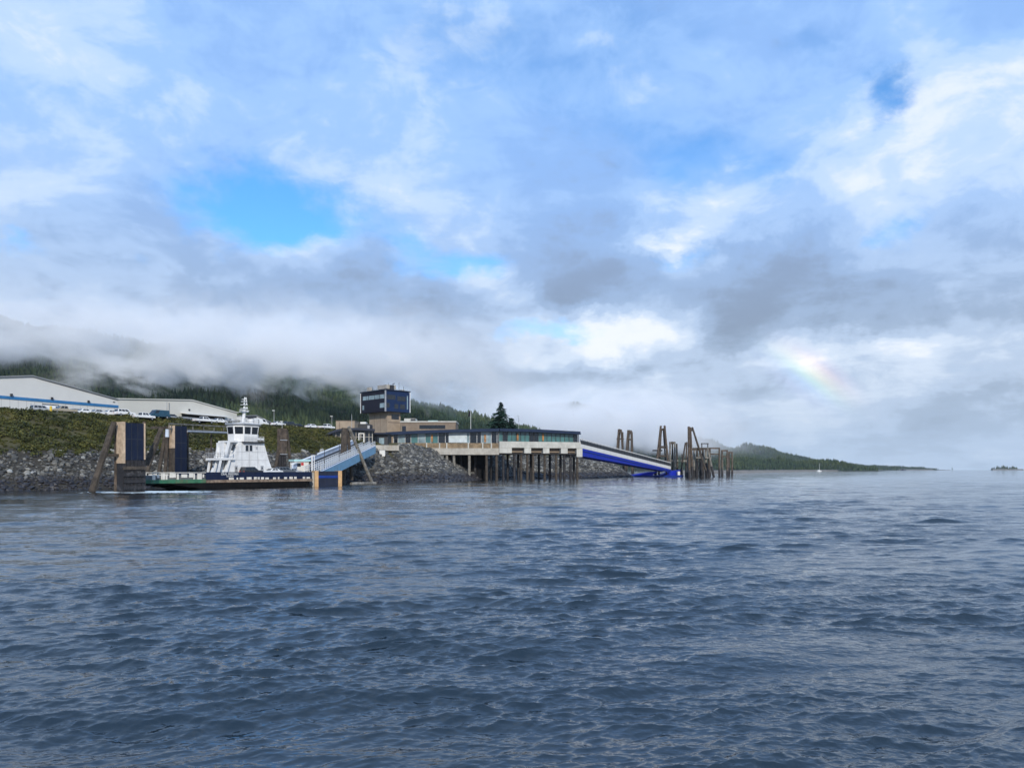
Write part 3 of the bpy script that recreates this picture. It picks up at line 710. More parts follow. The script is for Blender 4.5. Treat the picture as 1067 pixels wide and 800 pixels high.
# stern balcony in two levels with slanted pillars and rails
dk = pl([(229.0,477.0),(244.5,476.8),(244.5,479.0),(229.0,479.3)], O1-0.6); MB().prism(dk, O1-0.6, O2-0.6).build('balcony_deck', M['white'], fe)
MB().prism(pl([(238.0,458.9),(247.5,458.9),(247.5,460.6),(238.0,460.6)], O1+0.2), O1+0.2, O2-1.2).build('balcony_roof', M['white'], fe)
for (a, c, off) in (((218.6,479.5),(215.6,492),O2-0.9),((226.0,479.5),(221.4,492),O1+1.9),((230.0,479.5),(226.0,492),O1-0.4),((239.0,479.5),(234.0,492),O1-0.4)):
        p0 = fp(*a, off=off); p1 = fp(*c, off=off); MB().bar((p1[0], off, zmin), (p0[0], off, p0[1]), 0.42, 0.30, up=(0,1,0)).build('pillar', M['white'], fe)
for off, qa, qb in ((O1+0.4, 238.5, 234.2), (O2-1.4, 228.8, 224.6)):
    p0 = fp(qa,460.6,off); p1 = fp(qb,477,off); MB().bar((p1[0],off,p1[1]), (p0[0],off,p0[1]), 0.5, 0.34, up=(0,1,0)).build('pillar', M['white'], fe)
bk = pl([(233,461),(244.5,461),(244.5,477),(233,477)], O1+1.6); MB().prism(bk, O1+1.6, O2-0.8).build('balcony_cabin', M['white'], fe)
st = MB(); a_ = fp(243.0,462.5,O1-0.05); c_ = fp(240.5,469,O1-0.05); d_ = fp(245.8,463,O1-0.05); e_ = fp(243.2,469.4,O1-0.05)
st.prism([a_, d_, e_, c_], O1-0.10, O1-0.02); st.build('window', M['glass'], fe)
rl = MB()
def rail(mb, p0, p1, hts, post, r=0.035):
    p0 = Vector(p0); p1 = Vector(p1); n = max(1, int((p1-p0).length/post))
    for h in hts: mb.bar(p0+Vector((0,0,h)), p1+Vector((0,0,h)), r*2, r*2)
    for i in range(n+1): q_ = p0.lerp(p1, i/n); mb.bar(q_, q_+Vector((0,0,hts[-1])), r*2, r*2)
x0, zt = fp(229.4, 477, O1-0.5); x1, _ = fp(243, 477, O1-0.5)
rail(rl, (x0,O1-0.5,zt), (x1,O1-0.5,zt), (0.4,0.8,1.15), 0.8); rail(rl, (x0,O1-0.5,zt), (x0,O2-0.7,zt), (0.4,0.8,1.15), 0.8); rail(rl, (x0,O2-0.7,zt), (x1,O2-0.7,zt), (0.4,0.8,1.15), 0.8)
rl.build('balcony_railing', M['steel'], fe)
br = MB()                                                 # stair and lattice under the balcony
for k in range(4):
    p0 = fp(229+k*3.4, 491.5, O1+0.6); p1 = fp(232+k*3.2, 479.5, O1+0.6); br.bar((p0[0],O1+0.6,max(p0[1],zmin)), (p1[0],O1+0.6,p1[1]), 0.12, 0.12, up=(0,1,0))
br.build('stair', M['dkmetal'], fe)
# wheelhouse: eight-sided with raked windows
cx0, _ = fp(238.2, 450, 5.5); cx1, _ = fp(268.2, 450, 5.5); wc = (cx0+cx1)/2; hw = (cx1-cx0)/2*0.9; wy = 5.5; hd = 2.9
def octo(k, inset=0.0):
    a = hw*k-inset; d_ = hd*k-inset; c_ = 0.42
    return [(wc-a, wy-d_*c_), (wc-a*c_*1.35, wy-d_), (wc+a*c_*1.35, wy-d_), (wc+a, wy-d_*c_), (wc+a, wy+d_*c_), (wc+a*c_*1.35, wy+d_), (wc-a*c_*1.35, wy+d_), (wc-a, wy+d_*c_)]
zf = fp(250,460.3,5.5)[1]; z1 = fp(250,452.8,5.5)[1]; z2 = fp(250,445.0,5.5)[1]; z3 = fp(250,443.2,5.5)[1]; z4 = fp(250,441.4,5.5)[1]
mb = MB(); lo, hi = octo(0.93), octo(1.0)
def loft(mb, rgs):
    n = len(rgs[0][0]); vs = [(x, y, z) for rg, z in rgs for x, y in rg]; k = len(rgs)
    fc = [(j*n+i, j*n+(i+1)%n, (j+1)*n+(i+1)%n, (j+1)*n+i) for j in range(k-1) for i in range(n)]+[tuple(range(n-1,-1,-1)), tuple(range((k-1)*n, k*n))]
    mb.add(vs, fc)
loft(mb, [(octo(0.92), zf), (octo(0.94), z1), (octo(1.0), z2), (octo(1.0), z3)]); mb.build('wheelhouse', M['white'], fe)
A1, B1 = octo(0.94), octo(1.0)
for i in range(8):
    p, q_, p2, q2 = Vector(A1[i]), Vector(A1[(i+1)%8]), Vector(B1[i]), Vector(B1[(i+1)%8])
    ln = (q_-p).length; nw = 2 if ln > 3.2 else 1
    nrm = Vector(((q_-p).y, -(q_-p).x)).normalized()*0.04
    for k in range(nw):
        u0, u1 = (k+0.10)/nw, (k+0.90)/nw
        bl, brr, tl, tr = p.lerp(q_, u0)+nrm, p.lerp(q_, u1)+nrm, p2.lerp(q2, u0)+nrm, p2.lerp(q2, u1)+nrm
        zb, zt_ = z1+0.08, z2-0.02
        ii = -nrm*1.6
        MB().hexa([(bl.x,bl.y,zb),(brr.x,brr.y,zb),(brr.x+ii.x,brr.y+ii.y,zb),(bl.x+ii.x,bl.y+ii.y,zb),(tl.x,tl.y,zt_),(tr.x,tr.y,zt_),(tr.x+ii.x,tr.y+ii.y,zt_),(tl.x+ii.x,tl.y+ii.y,zt_)]).build('window', M['glass'], fe)
mb = MB(); loft(mb, [(octo(1.09), z3+0.003), (octo(1.12), z3+0.18), (octo(1.07), z4)]); mb.build('wheelhouse_roof', M['steel'], fe)
MB().box(wc-hw*0.5, wc+hw*0.9, wy-1.6, wy+1.6, z4+0.002, z4+0.30).build('roof_platform', M['white'], fe)
rl = MB()
for k in range(8):
    p, q_ = octo(0.98)[k], octo(0.98)[(k+1)%8]; rail(rl, (p[0],p[1],z4), (q_[0],q_[1],z4), (0.5,0.95), 1.2, 0.03)
rl.build('roof_railing', M['steel'], fe)
# mast with yards, lights and radar
mx, mz0 = fp(253.4, 441, 5.5); _, mz1 = fp(254.6, 413.8, 5.5)
mast = MB(); H = mz1-mz0
mast.tube((mx,wy,mz0-0.1), (mx+0.35,wy,mz0+H*0.62), 0.42, 0.26, 8); mast.tube((mx+0.35,wy,mz0+H*0.62), (mx+0.45,wy,mz1), 0.15, 0.06, 6)
mastO = mast.build('mast', M['white'], fe, smooth=False)
for fz, wd in ((0.42,1.1),(0.55,0.8),(0.70,0.65),(0.82,0.5),(0.91,0.35)):
    zc = mz0+H*fz; MB().box(mx+0.3-wd, mx+0.4+wd*0.6, wy-0.5, wy+0.5, zc, zc+0.12).build('yard', M['white'], mastO)
    for sx in (-1, 1): MB().tube((mx+0.35+sx*wd*0.5,wy-0.3,zc+0.12), (mx+0.35+sx*wd*0.5,wy-0.3,zc+0.5), 0.14, 0.12, 8).build('navigation_light', M['lamp'], mastO)
MB().box(mx-1.5, mx+0.9, wy-0.9, wy-0.75, mz0+H*0.46, mz0+H*0.46+0.18).build('radar_bar', M['white'], mastO)
dx_, dz_ = fp(261.0, 438.2, 5.5)
bm = bmesh.new(); bmesh.ops.create_uvsphere(bm, u_segments=14, v_segments=9, radius=0.78); me = bpy.data.meshes.new('radar_dome'); bm.to_mesh(me); bm.free()
me.materials.append(M['white']); me.polygons.foreach_set('use_smooth', [True]*len(me.polygons)); o = bpy.data.objects.new('radar_dome', me); COL.objects.link(o); o.parent = fe; o.location = (dx_, wy, dz_)
MB().tube((dx_,wy,z4+0.31), (dx_,wy,dz_-0.6), 0.3, 0.3, 8).build('dome_stand', M['white'], fe)
MB().box(dx_-0.95, dx_+0.95, wy-0.9, wy+0.9, dz_+0.62, dz_+0.98).build('dome_cover', M['dkmetal'], fe)
fx, fz_ = fp(247.5, 438, 5.5); an = MB()
an.tube((fx,wy-1,z4+0.3), (fx,wy-1,fz_+1.0), 0.04, 0.03, 5).tube((fx-1.2,wy,z4+0.3), (fx-1.2,wy,fz_+0.3), 0.05, 0.04, 5).tube((fx+4.6,wy+1,z4+0.3), (fx+4.6,wy+1,fz_+0.6), 0.04, 0.03, 5)
an.box(fx-1.45, fx-0.95, wy-0.25, wy+0.25, fz_-0.1, fz_+0.4); an.build('antenna', M['white'], fe)
seam = MB()                                               # plating seams, doors, safety gear on the house side
for q_ in (470.5, 479.0): 
    pa, pb = fp(246 if q_ < 475 else 241, q_, O1), fp(277 if q_ < 475 else 279, q_+0.4, O1); seam.box(pa[0], pb[0], O1-0.012, O1-0.001, pa[1]-0.03, pa[1]+0.03)
for q_ in (252, 260, 268.5): pa = fp(q_, 463, O1); seam.box(pa[0]-0.03, pa[0]+0.03, O1-0.014, O1-0.003, zmin, pa[1])
seam.build('plating_seam', M['steel'], fe)
for q_ in (244.5, 271.5):
    pa, pb = fp(q_, 478.5, O1), fp(q_+3.0, 478.5, O1); dr_ = MB().box(pa[0], pb[0], O1-0.05, O1-0.016, zmin+0.8, zmin+2.8).build('door', M['steel'], fe)
    MB().box(pa[0]+0.25, pb[0]-0.25, O1-0.06, O1-0.051, zmin+2.0, zmin+2.5).build('window', M['glass'], dr_)
wz = fp(265, 459.9, O1-0.4)[1]
for q_ in (269.5, 272.5):
    pa = fp(q_, 459, O1-0.2); MB().tube((pa[0]-0.45,O1-0.1,wz+0.45), (pa[0]+0.45,O1-0.1,wz+0.45), 0.32, 0.32, 10).build('life_raft', M['white'], fe)
wl_ = MB(); pa, pb = fp(254.5, 459.9, O1-0.5), fp(275, 460.3, O1-0.5); rail(wl_, (pa[0],O1-0.5,wz), (pb[0],O1-0.5,wz), (0.45,0.8,1.1), 0.9, 0.03); wl_.build('walkway_railing', M['white'], fe)
# ramp gear at the bow
MB().box(L-0.35, L+0.1, 1.5, FW-1.5, 1.9, 3.1).build('bow_gate', M['white_worn'], fe)

# ---------------------------------------------------------------- vehicles
def vmat(name, col, rough=0.3): return mat(name, tuple(col)+(1,), rough, 0.05, 0.6, coat=0.4)
VC = dict(white=vmat('white_car_paint', (0.70,0.71,0.71)), silver=vmat('silver_car_paint', (0.36,0.38,0.40)), black=vmat('black_car_paint', (0.014,0.015,0.017)),
          grey=vmat('grey_car_paint', (0.10,0.11,0.12)), tan=vmat('tan_car_paint', (0.33,0.29,0.22)), teal=vmat('teal_car_paint', (0.008,0.05,0.085)), red=vmat('red_car_paint', (0.35,0.03,0.025)), navy=vmat('blue_car_paint', (0.02,0.035,0.08)))
VK = {  # lower body outline, cabin outline (length, height), total length
 'sedan': dict(L=4.7, W=1.82, body=[(0,0.35),(0,0.80),(0.15,0.93),(1.0,0.98),(3.35,0.95),(4.45,0.82),(4.7,0.65),(4.7,0.35)], cab=[(0.75,0.95),(1.35,1.45),(2.75,1.45),(3.5,0.93)]),
 'suv': dict(L=4.8, W=1.92, body=[(0,0.45),(0,1.0),(0.1,1.08),(3.5,1.06),(4.55,0.98),(4.8,0.8),(4.8,0.45)], cab=[(0.05,1.05),(0.3,1.76),(2.7,1.78),(3.6,1.05)]),
 'pickup': dict(L=5.7, W=1.98, body=[(0,0.55),(0,1.12),(2.2,1.12),(4.35,1.12),(5.5,1.05),(5.7,0.9),(5.7,0.55)], cab=[(2.05,1.1),(2.2,1.85),(3.6,1.85),(4.4,1.1)]),
 'van': dict(L=5.4, W=2.05, body=[(0,0.45),(0,1.15),(4.5,1.12),(5.3,0.98),(5.4,0.8),(5.4,0.45)], cab=[(0.02,1.13),(0.12,2.2),(3.9,2.2),(4.75,1.1)]),
}
def vehicle(kind, colour, label, loc, rz, group=None, cat=None):
    k = VK[kind]; W = k['W']; name = {'sedan':'parked_car','suv':'parked_suv','pickup':'pickup_truck','van':'parked_van'}[kind]
    t_ = thing(name, label, cat or {'sedan':'car','suv':'car','pickup':'pickup truck','van':'van'}[kind], loc, rz, group)
    x_off = -k['L']/2; mb = MB()
    mb.prism([(x+x_off, z) for x, z in k['body']], -W/2, W/2)
    (ax, az_), (bx, bz), (cx_, cz), (dx_, dz_) = k['cab']; ins = 0.16
    def ring(sx): return None
    def cab(mbx, g, zlo=0.0, top=True):
        w0, w1 = W/2-0.04+g, W/2-ins+g
        a = (ax-g+x_off, az_); b_ = (bx-g+x_off, bz); c_ = (cx_+g+x_off, cz); d_ = (dx_+g+x_off, dz_)
        mbx.hexa([(a[0],-w0,a[1]),(d_[0],-w0,d_[1]),(d_[0],w0,d_[1]),(a[0],w0,a[1]),(b_[0],-w1,b_[1]),(c_[0],-w1,c_[1]),(c_[0],w1,c_[1]),(b_[0],w1,b_[1])])
    cab(mb, 0.0); bo = mb.build('body', VC[colour], t_, bevel=0.03)
    # glazing: side strips split by pillars, plus both screens
    def at(u, v, side, g=0.012):                            # u along the cabin, v up it
        xb = ax+(dx_-ax)*u; xt = bx+(cx_-bx)*u; x = xb+(xt-xb)*v+x_off; z = az_+(bz-az_)*v; y = (W/2-0.04+(-ins+0.04)*v+g)*side
        return (x, y, z)
    for side in (-1, 1):
        spans = {'sedan':((0.16,0.48),(0.52,0.84)),'suv':((0.06,0.30),(0.34,0.60),(0.64,0.90)),'pickup':((0.10,0.46),(0.52,0.88)),'van':((0.70,0.93),)}[kind]
        for u0, u1 in spans:
            q_ = [at(u0,0.16,side), at(u1,0.16,side), at(u1,0.86,side), at(u0,0.86,side)]; q2 = [(x, y-side*0.03, z) for x, y, z in q_]
            MB().add(q_+q2, [(0,1,2,3),(7,6,5,4),(0,4,5,1),(1,5,6,2),(2,6,7,3),(3,7,4,0)]).build('window', M['glass'], t_)
    def screen(p, q_, nm):
        (x0, z0), (x1, z1_) = p, q_; e = 0.012 if x0 < x1 else 0.012
        sgn = -1 if nm == 'rear_window' else 1
        vs = []
        for x, z, w_ in ((x0+(x1-x0)*0.12, z0+(z1_-z0)*0.12, W/2-0.14), (x0+(x1-x0)*0.88, z0+(z1_-z0)*0.88, W/2-ins-0.08)):
            vs += [(x+x_off+sgn*0.02, -w_, z+0.01), (x+x_off+sgn*0.02, w_, z+0.01)]
        q3 = [(vs[0]),(vs[1]),(vs[3]),(vs[2])]; q4 = [(x-sgn*0.05, y, z-0.03) for x, y, z in q3]
        MB().add(q3+q4, [(0,1,2,3),(7,6,5,4),(0,4,5,1),(1,5,6,2),(2,6,7,3),(3,7,4,0)]).build(nm, M['glass'], t_)
    screen((dx_, dz_), (cx_, cz), 'windscreen')
    if kind != 'van': screen((ax, az_), (bx, bz), 'rear_window')
    for xw in (0.85, k['L']-0.95):
        for side in (-1, 1):
            wv = MB().tube((xw+x_off, side*(W/2-0.2), 0.34), (xw+x_off, side*(W/2+0.02), 0.34), 0.35, 0.35, 12).build('wheel', M['tyre'], t_)
            MB().tube((xw+x_off, side*(W/2+0.021), 0.34), (xw+x_off, side*(W/2+0.035), 0.34), 0.2, 0.2, 10).build('rim', M['steel'], wv)
    for side in (-1, 1):
        z_ = k['body'][-2][1]-0.02; MB().box(k['L']+x_off-0.03, k['L']+x_off+0.012, side*(W/2-0.42)-0.17, side*(W/2-0.42)+0.17, z_-0.12, z_).build('headlight', M['lamp'], t_)
        MB().box(x_off-0.012, x_off+0.03, side*(W/2-0.25)-0.14, side*(W/2-0.25)+0.14, 0.72, 0.9).build('tail_light', M['red'], t_)
    if kind == 'pickup':
        MB().box(0.12+x_off, 2.0+x_off, -W/2+0.1, W/2-0.1, 1.121, 1.14).build('bed', M['dkmetal'], t_)
    return t_
def on_deck(px, off): x, _ = fp(px, 495, off); p = FF.world(x, off, 2.79); return (p.x, p.y, p.z)
vehicle('suv', 'black', 'black SUV parked on the ferry deck beside the white deckhouse', on_deck(262, 1.6), FF.rz, 'vehicles on the ferry deck')
vehicle('sedan', 'white', 'white car on the ferry deck just ahead of the black SUV', on_deck(283.5, 1.6), FF.rz+PI, 'vehicles on the ferry deck')
vehicle('suv', 'grey', 'dark grey SUV on the ferry deck nearest to the bow', on_deck(297, 2.6), FF.rz, 'vehicles on the ferry deck')
vehicle('sedan', 'silver', 'silver car at the far rail of the ferry deck near the bow', on_deck(305, 6.0), FF.rz, 'vehicles on the ferry deck')
# vehicles along the yard edge
BANK = math.atan2(0.848, 0.53)
def park(px, Y, kind, colour, label, flip=False, rz=None, cat=None):
    p = wp(px, Y, z=0); z = zat(p.x, p.y)
    vehicle(kind, colour, label, (p.x, p.y, z+0.02), (BANK if rz is None else rz)+(PI if flip else 0), 'vehicles parked along the yard edge', cat)
park(43.5, 178.5, 'suv', 'silver', 'silver SUV behind the brush below the open loading bay of the blue striped warehouse')
park(66, 181, 'pickup', 'tan', 'tan pickup truck in front of the blue striped warehouse', True)
park(55, 185, 'van', 'white', 'white van between the silver SUV and the tan pickup')
park(79.5, 186, 'sedan', 'grey', 'dark grey car beside the tan pickup')
park(89, 186, 'sedan', 'white', 'white car half hidden by brush below the right part of the blue stripe')
park(102.5, 189, 'sedan', 'silver', 'silver sedan between two white cars above the brush')
park(114, 191, 'sedan', 'white', 'white sedan under the right corner of the blue striped warehouse', True)
park(130, 192, 'suv', 'white', 'large white SUV above the tall left fender panel')
park(149, 194, 'pickup', 'white', 'white pickup truck beside the teal van')
park(165, 199, 'van', 'teal', 'teal box van parked in front of the cream warehouse', True)
park(179, 206, 'sedan', 'black', 'black car right of the teal van')
park(194, 222, 'suv', 'grey', 'dark grey SUV under the awning of the cream warehouse')
park(212, 211, 'pickup', 'white', 'white pickup truck at the right end of the awning')
park(228.5, 216, 'sedan', 'white', 'white sedan just left of the ferry mast')
park(240, 225, 'sedan', 'silver', 'silver car seen beside the ferry mast above the wheelhouse')
park(271, 238, 'van', 'white', 'white van in front of the small far warehouse')
park(279, 241, 'sedan', 'grey', 'dark grey car between white vehicles right of the ferry radar dome')
park(290, 239, 'sedan', 'white', 'white car directly behind the brown fender tower')
park(303, 244, 'suv', 'black', 'black SUV on the bank right of the brown fender tower')
park(311, 248, 'sedan', 'black', 'black sedan right next to the black SUV')
park(325, 247, 'sedan', 'white', 'white sedan on the bank left of the arched shelter')
park(340.5, 250, 'pickup', 'white', 'white pickup truck next to the tan block building')
# ---------------------------------------------------------------- fender dolphins around the berth
DD = FF.d
def dol_frame(px, Y):
    p = wp(px, Y, z=0); return Frame((p.x, p.y), (p.x+DD.x, p.y+DD.y))
def depth_for(fr, px):                                   # how far back the left side face runs to reach column px
    lo, hi = 0.0, 12.0
    for _ in range(40):
        mid = (lo+hi)/2; w_ = fr.world(0, mid, 0); c = CX+F*w_.x/w_.y
        if c > px: lo = mid
        else: hi = mid
    return lo
def lean(name, m, parent, p0, p1, r0, r1=None, n=8): return MB().tube(p0, p1, r0, r1, n, wob=0.12, segs=5).build(name, m, parent)
# tall left one
f1 = dol_frame(128, 132.5); d1 = f1.root('fender_dolphin', 'tall navy fender panel with pale timber edges on dark piles, left of the ferry', 'fender')
w1, zt = f1.sp(151.6, 441); dep = depth_for(f1, 121.3); _, zb = f1.sp(128, 479); 
MB().box(0.45, w1-0.30, 0.0, 0.35, zb, zt-0.05).build('panel', M['navyp'], d1)
ln = MB()
for u in (0.33, 0.66): ln.box(0.45+(w1-0.75)*u-0.03, 0.45+(w1-0.75)*u+0.03, -0.03, -0.001, zb, zt-0.1)
for u in (0.55,): ln.box(0.46, w1-0.31, -0.032, -0.002, zb+(zt-zb)*u, zb+(zt-zb)*u+0.08)
ln.build('panel_seam', M['dkmetal'], d1)
MB().box(0.0, 0.449, 0.0, dep, zb-0.6, zt+0.1).build('timber_edge', M['cream'], d1); MB().box(w1-0.299, w1, 0.0, dep*0.5, zb+0.1, zt).build('timber_edge', M['cream'], d1)
MB().box(0.46, w1-0.31, 0.36, dep, zb, zt-0.3).build('frame', M['pile'], d1)
b = MB()
nb = 6
for k in range(nb):
    x0 = k*w1/nb; b.box(x0+0.03, x0+w1/nb-0.05, 0.02+0.12*R.random(), dep-0.05, -1.0, zb-0.602 if k == 0 else zb-0.002)
b.build('timber_base', M['wetpile'], d1)
for k in range(4): MB().box(0.05, w1-0.05, -0.18, 0.02, 0.5+k*1.15, 0.5+k*1.15+0.6).build('waling', M['pile'] if k > 2 else M['wetpile'], d1)
def wpl(fr, px, py, off): x, z = fr.sp(px, py, off); return (x, off, z)
lean('pile', M['pile'], d1, wpl(f1,95.5,513,1.5), wpl(f1,118.8,440,1.5), 0.62, 0.5); lean('pile', M['pilebrown'], d1, wpl(f1,120.5,513,dep+0.3), wpl(f1,121.2,439.5,dep+0.3), 0.30, 0.26)
lean('pile', M['pile'], d1, wpl(f1,152.5,484,4.5), wpl(f1,168.5,446,4.5), 0.5, 0.45); lean('pile', M['pile'], d1, (w1-0.2,4.6,-1), (w1-0.2,4.6,zt-4), 0.4, 0.35)
x_, z_ = f1.sp(152.5,440,1.0); lean('pile', M['pilebrown'], d1, (x_,dep*0.8,-1), (x_,dep*0.8,z_+0.2), 0.25)
a_ = wpl(f1,108,474,1.5); MB().bar(a_, (0.2,1.5,a_[2]), 0.4, 0.5).build('brace', M['pile'], d1)
# second, behind the ferry
f2 = dol_frame(182.3, 163.5); d2 = f2.root('fender_dolphin', 'narrower navy fender panel with one pale timber edge, behind the stern rail', 'fender')
w2, zt2 = f2.sp(194.8, 444); dep2 = depth_for(f2, 177.2); _, zb2 = f2.sp(182, 492)
MB().box(0.0, w2, 0.0, 0.35, zb2, zt2).build('panel', M['navyp'], d2)
ln = MB(); ln.box(0.01, w2-0.01, -0.03, -0.001, zb2+(zt2-zb2)*0.63, zb2+(zt2-zb2)*0.63+0.09).box(0.01, w2-0.01, -0.03, -0.001, zb2+(zt2-zb2)*0.30, zb2+(zt2-zb2)*0.30+0.09).box(w2*0.5-0.03, w2*0.5+0.03, -0.033, -0.004, zb2, zt2-0.02); ln.build('panel_seam', M['dkmetal'], d2)
MB().box(-0.38, -0.001, 0.0, dep2, zb2+5.2, zt2+0.05).build('timber_edge', M['cream'], d2)
MB().box(-0.38, -0.002, 0.01, dep2, -1, zb2+5.198).build('timber_base', M['pile'], d2)
MB().box(0.02, w2-0.05, 0.36, dep2, -1.0, zt2-0.4).build('frame', M['wetpile'], d2)
lean('pile', M['pile'], d2, wpl(f2,152,494,2.5), wpl(f2,168.2,447.5,2.5), 0.45, 0.4); lean('pile', M['pile'], d2, wpl(f2,165.5,493,2.2), wpl(f2,172.5,450,2.2), 0.42, 0.4)
p0, p1 = wpl(f2,172.2,494,1.4), wpl(f2,174.2,455.3,1.4); lean('pile', M['pile'], d2, p0, p1, 0.40, 0.36); p2 = wpl(f2,174.5,447.2,1.4); MB().tube(p1, p2, 0.42, 0.42, 10).build('pile_cap', M['paleblue'], d2)
p0 = wpl(f2,158,445.5,2.4); p1 = wpl(f2,178,445.5,2.4); MB().bar(p0, p1, 0.8, 0.55).build('cap_beam', M['pile'], d2)
# brown tower right of the ferry house
f3 = dol_frame(292.0, 189); d3 = f3.root('fender_dolphin', 'brown timber fender tower with splayed dark piles, behind the ferry bow', 'fender')
w3, zt3 = f3.sp(299, 446.5); _, zb3 = f3.sp(292, 474)
MB().box(0, w3, 0, 1.2, zb3, zt3).build('panel', M['pilebrown'], d3); 
for q_ in (0.02, 0.55): MB().box(-0.06, w3+0.06, -0.12, -0.002, zb3+(zt3-zb3)*q_, zb3+(zt3-zb3)*q_+0.18).build('waling', M['steel'], d3)
for k in range(3): lean('pile', M['wetpile'], d3, (w3*(0.15+0.35*k), 0.6, -1), (w3*(0.15+0.35*k), 0.6, zb3+0.05), 0.45)
lean('pile', M['pile'], d3, wpl(f3,286.5,492,0.8), wpl(f3,293,449,0.8), 0.42, 0.38); lean('pile', M['pile'], d3, wpl(f3,304,492,0.8), wpl(f3,298.6,448,0.8), 0.42, 0.38)
# tall piles standing by the transfer bridge
f4 = dol_frame(358.5, 212); d4 = f4.root('pile_dolphin', 'tall dark pile with two splayed leaning piles, in front of the light blue ramp', 'pile dolphin')
lean('pile', M['pile'], d4, wpl(f4,356.5,505,0.3), wpl(f4,359.2,446,0.3), 1.0, 0.86, 10); lean('pile', M['pile'], d4, wpl(f4,366.5,500,1.8), wpl(f4,362.5,449,1.8), 0.5, 0.42)
lean('pile', M['pilegrey'], d4, wpl(f4,388.5,505,0.6), wpl(f4,363.3,444.5,0.6), 0.52, 0.45)
p = wpl(f4,358.6,475,-0.7); MB().tube((p[0]-0.05,0.3,p[2]), (p[0]-0.05,0.3,p[2]+0.22), 1.03, 1.03, 12).build('band', M['steel'], d4)
fl = dol_frame(366, 203); fo = fl.root('log_boom', 'grey floating log beside the piles at the ramp foot', 'log'); a_ = fl.sp(357,505); MB().tube((0,0,0.1), (9.5,0.5,0.15), 0.5, 0.42, 8, 0.2, 6).build('trunk', M['pilegrey'], fo)
# fender box at the bow
A = wp(328, 178, z=0); B = wp(356.3, 181, z=0); f5 = Frame((A.x,A.y),(B.x,B.y)); d5 = f5.root('fender_box', 'low navy box fender with ochre timber posts at both ends, at the ferry bow', 'fender')
w5 = f5.L; _, zt5 = f5.sp(330, 490.8); zt5 = max(zt5, 3.4)
MB().box(0.85, w5-0.90, 0.05, 3.2, -0.8, zt5).build('panel', M['navyp'], d5); MB().box(0.9, w5-0.95, 0.0, 0.049, zt5*0.55, zt5*0.72).build('rubbing_strip', M['cobaltdk'], d5)
MB().box(0, 0.849, -0.05, 3.3, -0.8, zt5+0.1).build('timber_post', M['orange'], d5); MB().box(w5-0.899, w5, -0.05, 3.3, -0.8, zt5+0.1).build('timber_post', M['orange'], d5)
MB().box(-0.50, -0.02, 0.4, 3.0, -0.5, zt5-0.3).build('side_plate', M['concrete'], d5)

# ---------------------------------------------------------------- light blue transfer bridge
A = wp(335, 184, z=0); B = wp(391.5, 236, z=0); fb = Frame((A.x,A.y),(B.x,B.y)); tb = fb.root('transfer_bridge', 'light blue vehicle ramp with white railings sloping up from the ferry to the shore', 'ramp')
LB = fb.L; za, zz = 2.9, CAMZ+(HY-466.5)/F*236; WB = 7.4
def rz_(x): return za+(zz-za)*x/LB
def sl(x0, x1, y0, y1, zo0, zo1): return MB().hexa([(x0,y0,rz_(x0)+zo0),(x1,y0,rz_(x1)+zo0),(x1,y1,rz_(x1)+zo0),(x0,y1,rz_(x0)+zo0),(x0,y0,rz_(x0)+zo1),(x1,y0,rz_(x1)+zo1),(x1,y1,rz_(x1)+zo1),(x0,y1,rz_(x0)+zo1)])
sl(0, LB, 0.0, 0.4, -1.7, 0.55).build('girder', M['skyblue'], tb); sl(0, LB, -0.06, 0.46, 0.553, 0.68).build('girder_flange', M['paleblue'], tb)
sl(0, LB, 0.41, WB-0.41, -0.35, -0.05).build('deck', M['deckgrey'], tb); sl(0, LB, WB-0.4, WB, 1.15, 2.25).build('parapet', M['paleblue'], tb); sl(0, LB, WB-0.38, WB-0.02, -1.7, 1.148).build('girder', M['dkmetal'], tb)
sl(0, LB, WB-0.6, WB+0.2, 2.253, 2.5).build('parapet_cap', M['white'], tb)
for yy, hts in ((0.2, (1.05,1.5,1.95)), (1.8, (0.5,1.0,1.5,2.0)), (4.2, (0.6,1.2,1.7))):
    rl = MB(); n = int(LB/1.7)
    for h in hts: rl.bar((0,yy,rz_(0)+h), (LB,yy,rz_(LB)+h), 0.10, 0.16)
    for i in range(n+1): x = LB*i/n; rl.bar((x,yy,rz_(x)), (x,yy,rz_(x)+hts[-1]), 0.10, 0.10)
    rl.build('railing', M['white'], tb)
for px, py0, py1, hook in ((338,490,468,False),(353.5,478,462.5,True)):
    x, z0_ = fb.sp(px, py0, 1.0); _, z1_ = fb.sp(px, py1, 1.0); z0_ = min(z0_, rz_(max(0, x)))
    mb = MB().tube((x,1.0,z0_-0.3), (x,1.0,z1_), 0.11, 0.08, 6)
    if hook: mb.bar((x,1.0,z1_), (x-1.1,1.0,z1_+0.1), 0.1, 0.1).box(x-1.6, x-1.0, 0.85, 1.15, z1_, z1_+0.14)
    mb.build('lamp_post', M['dkmetal'], tb)
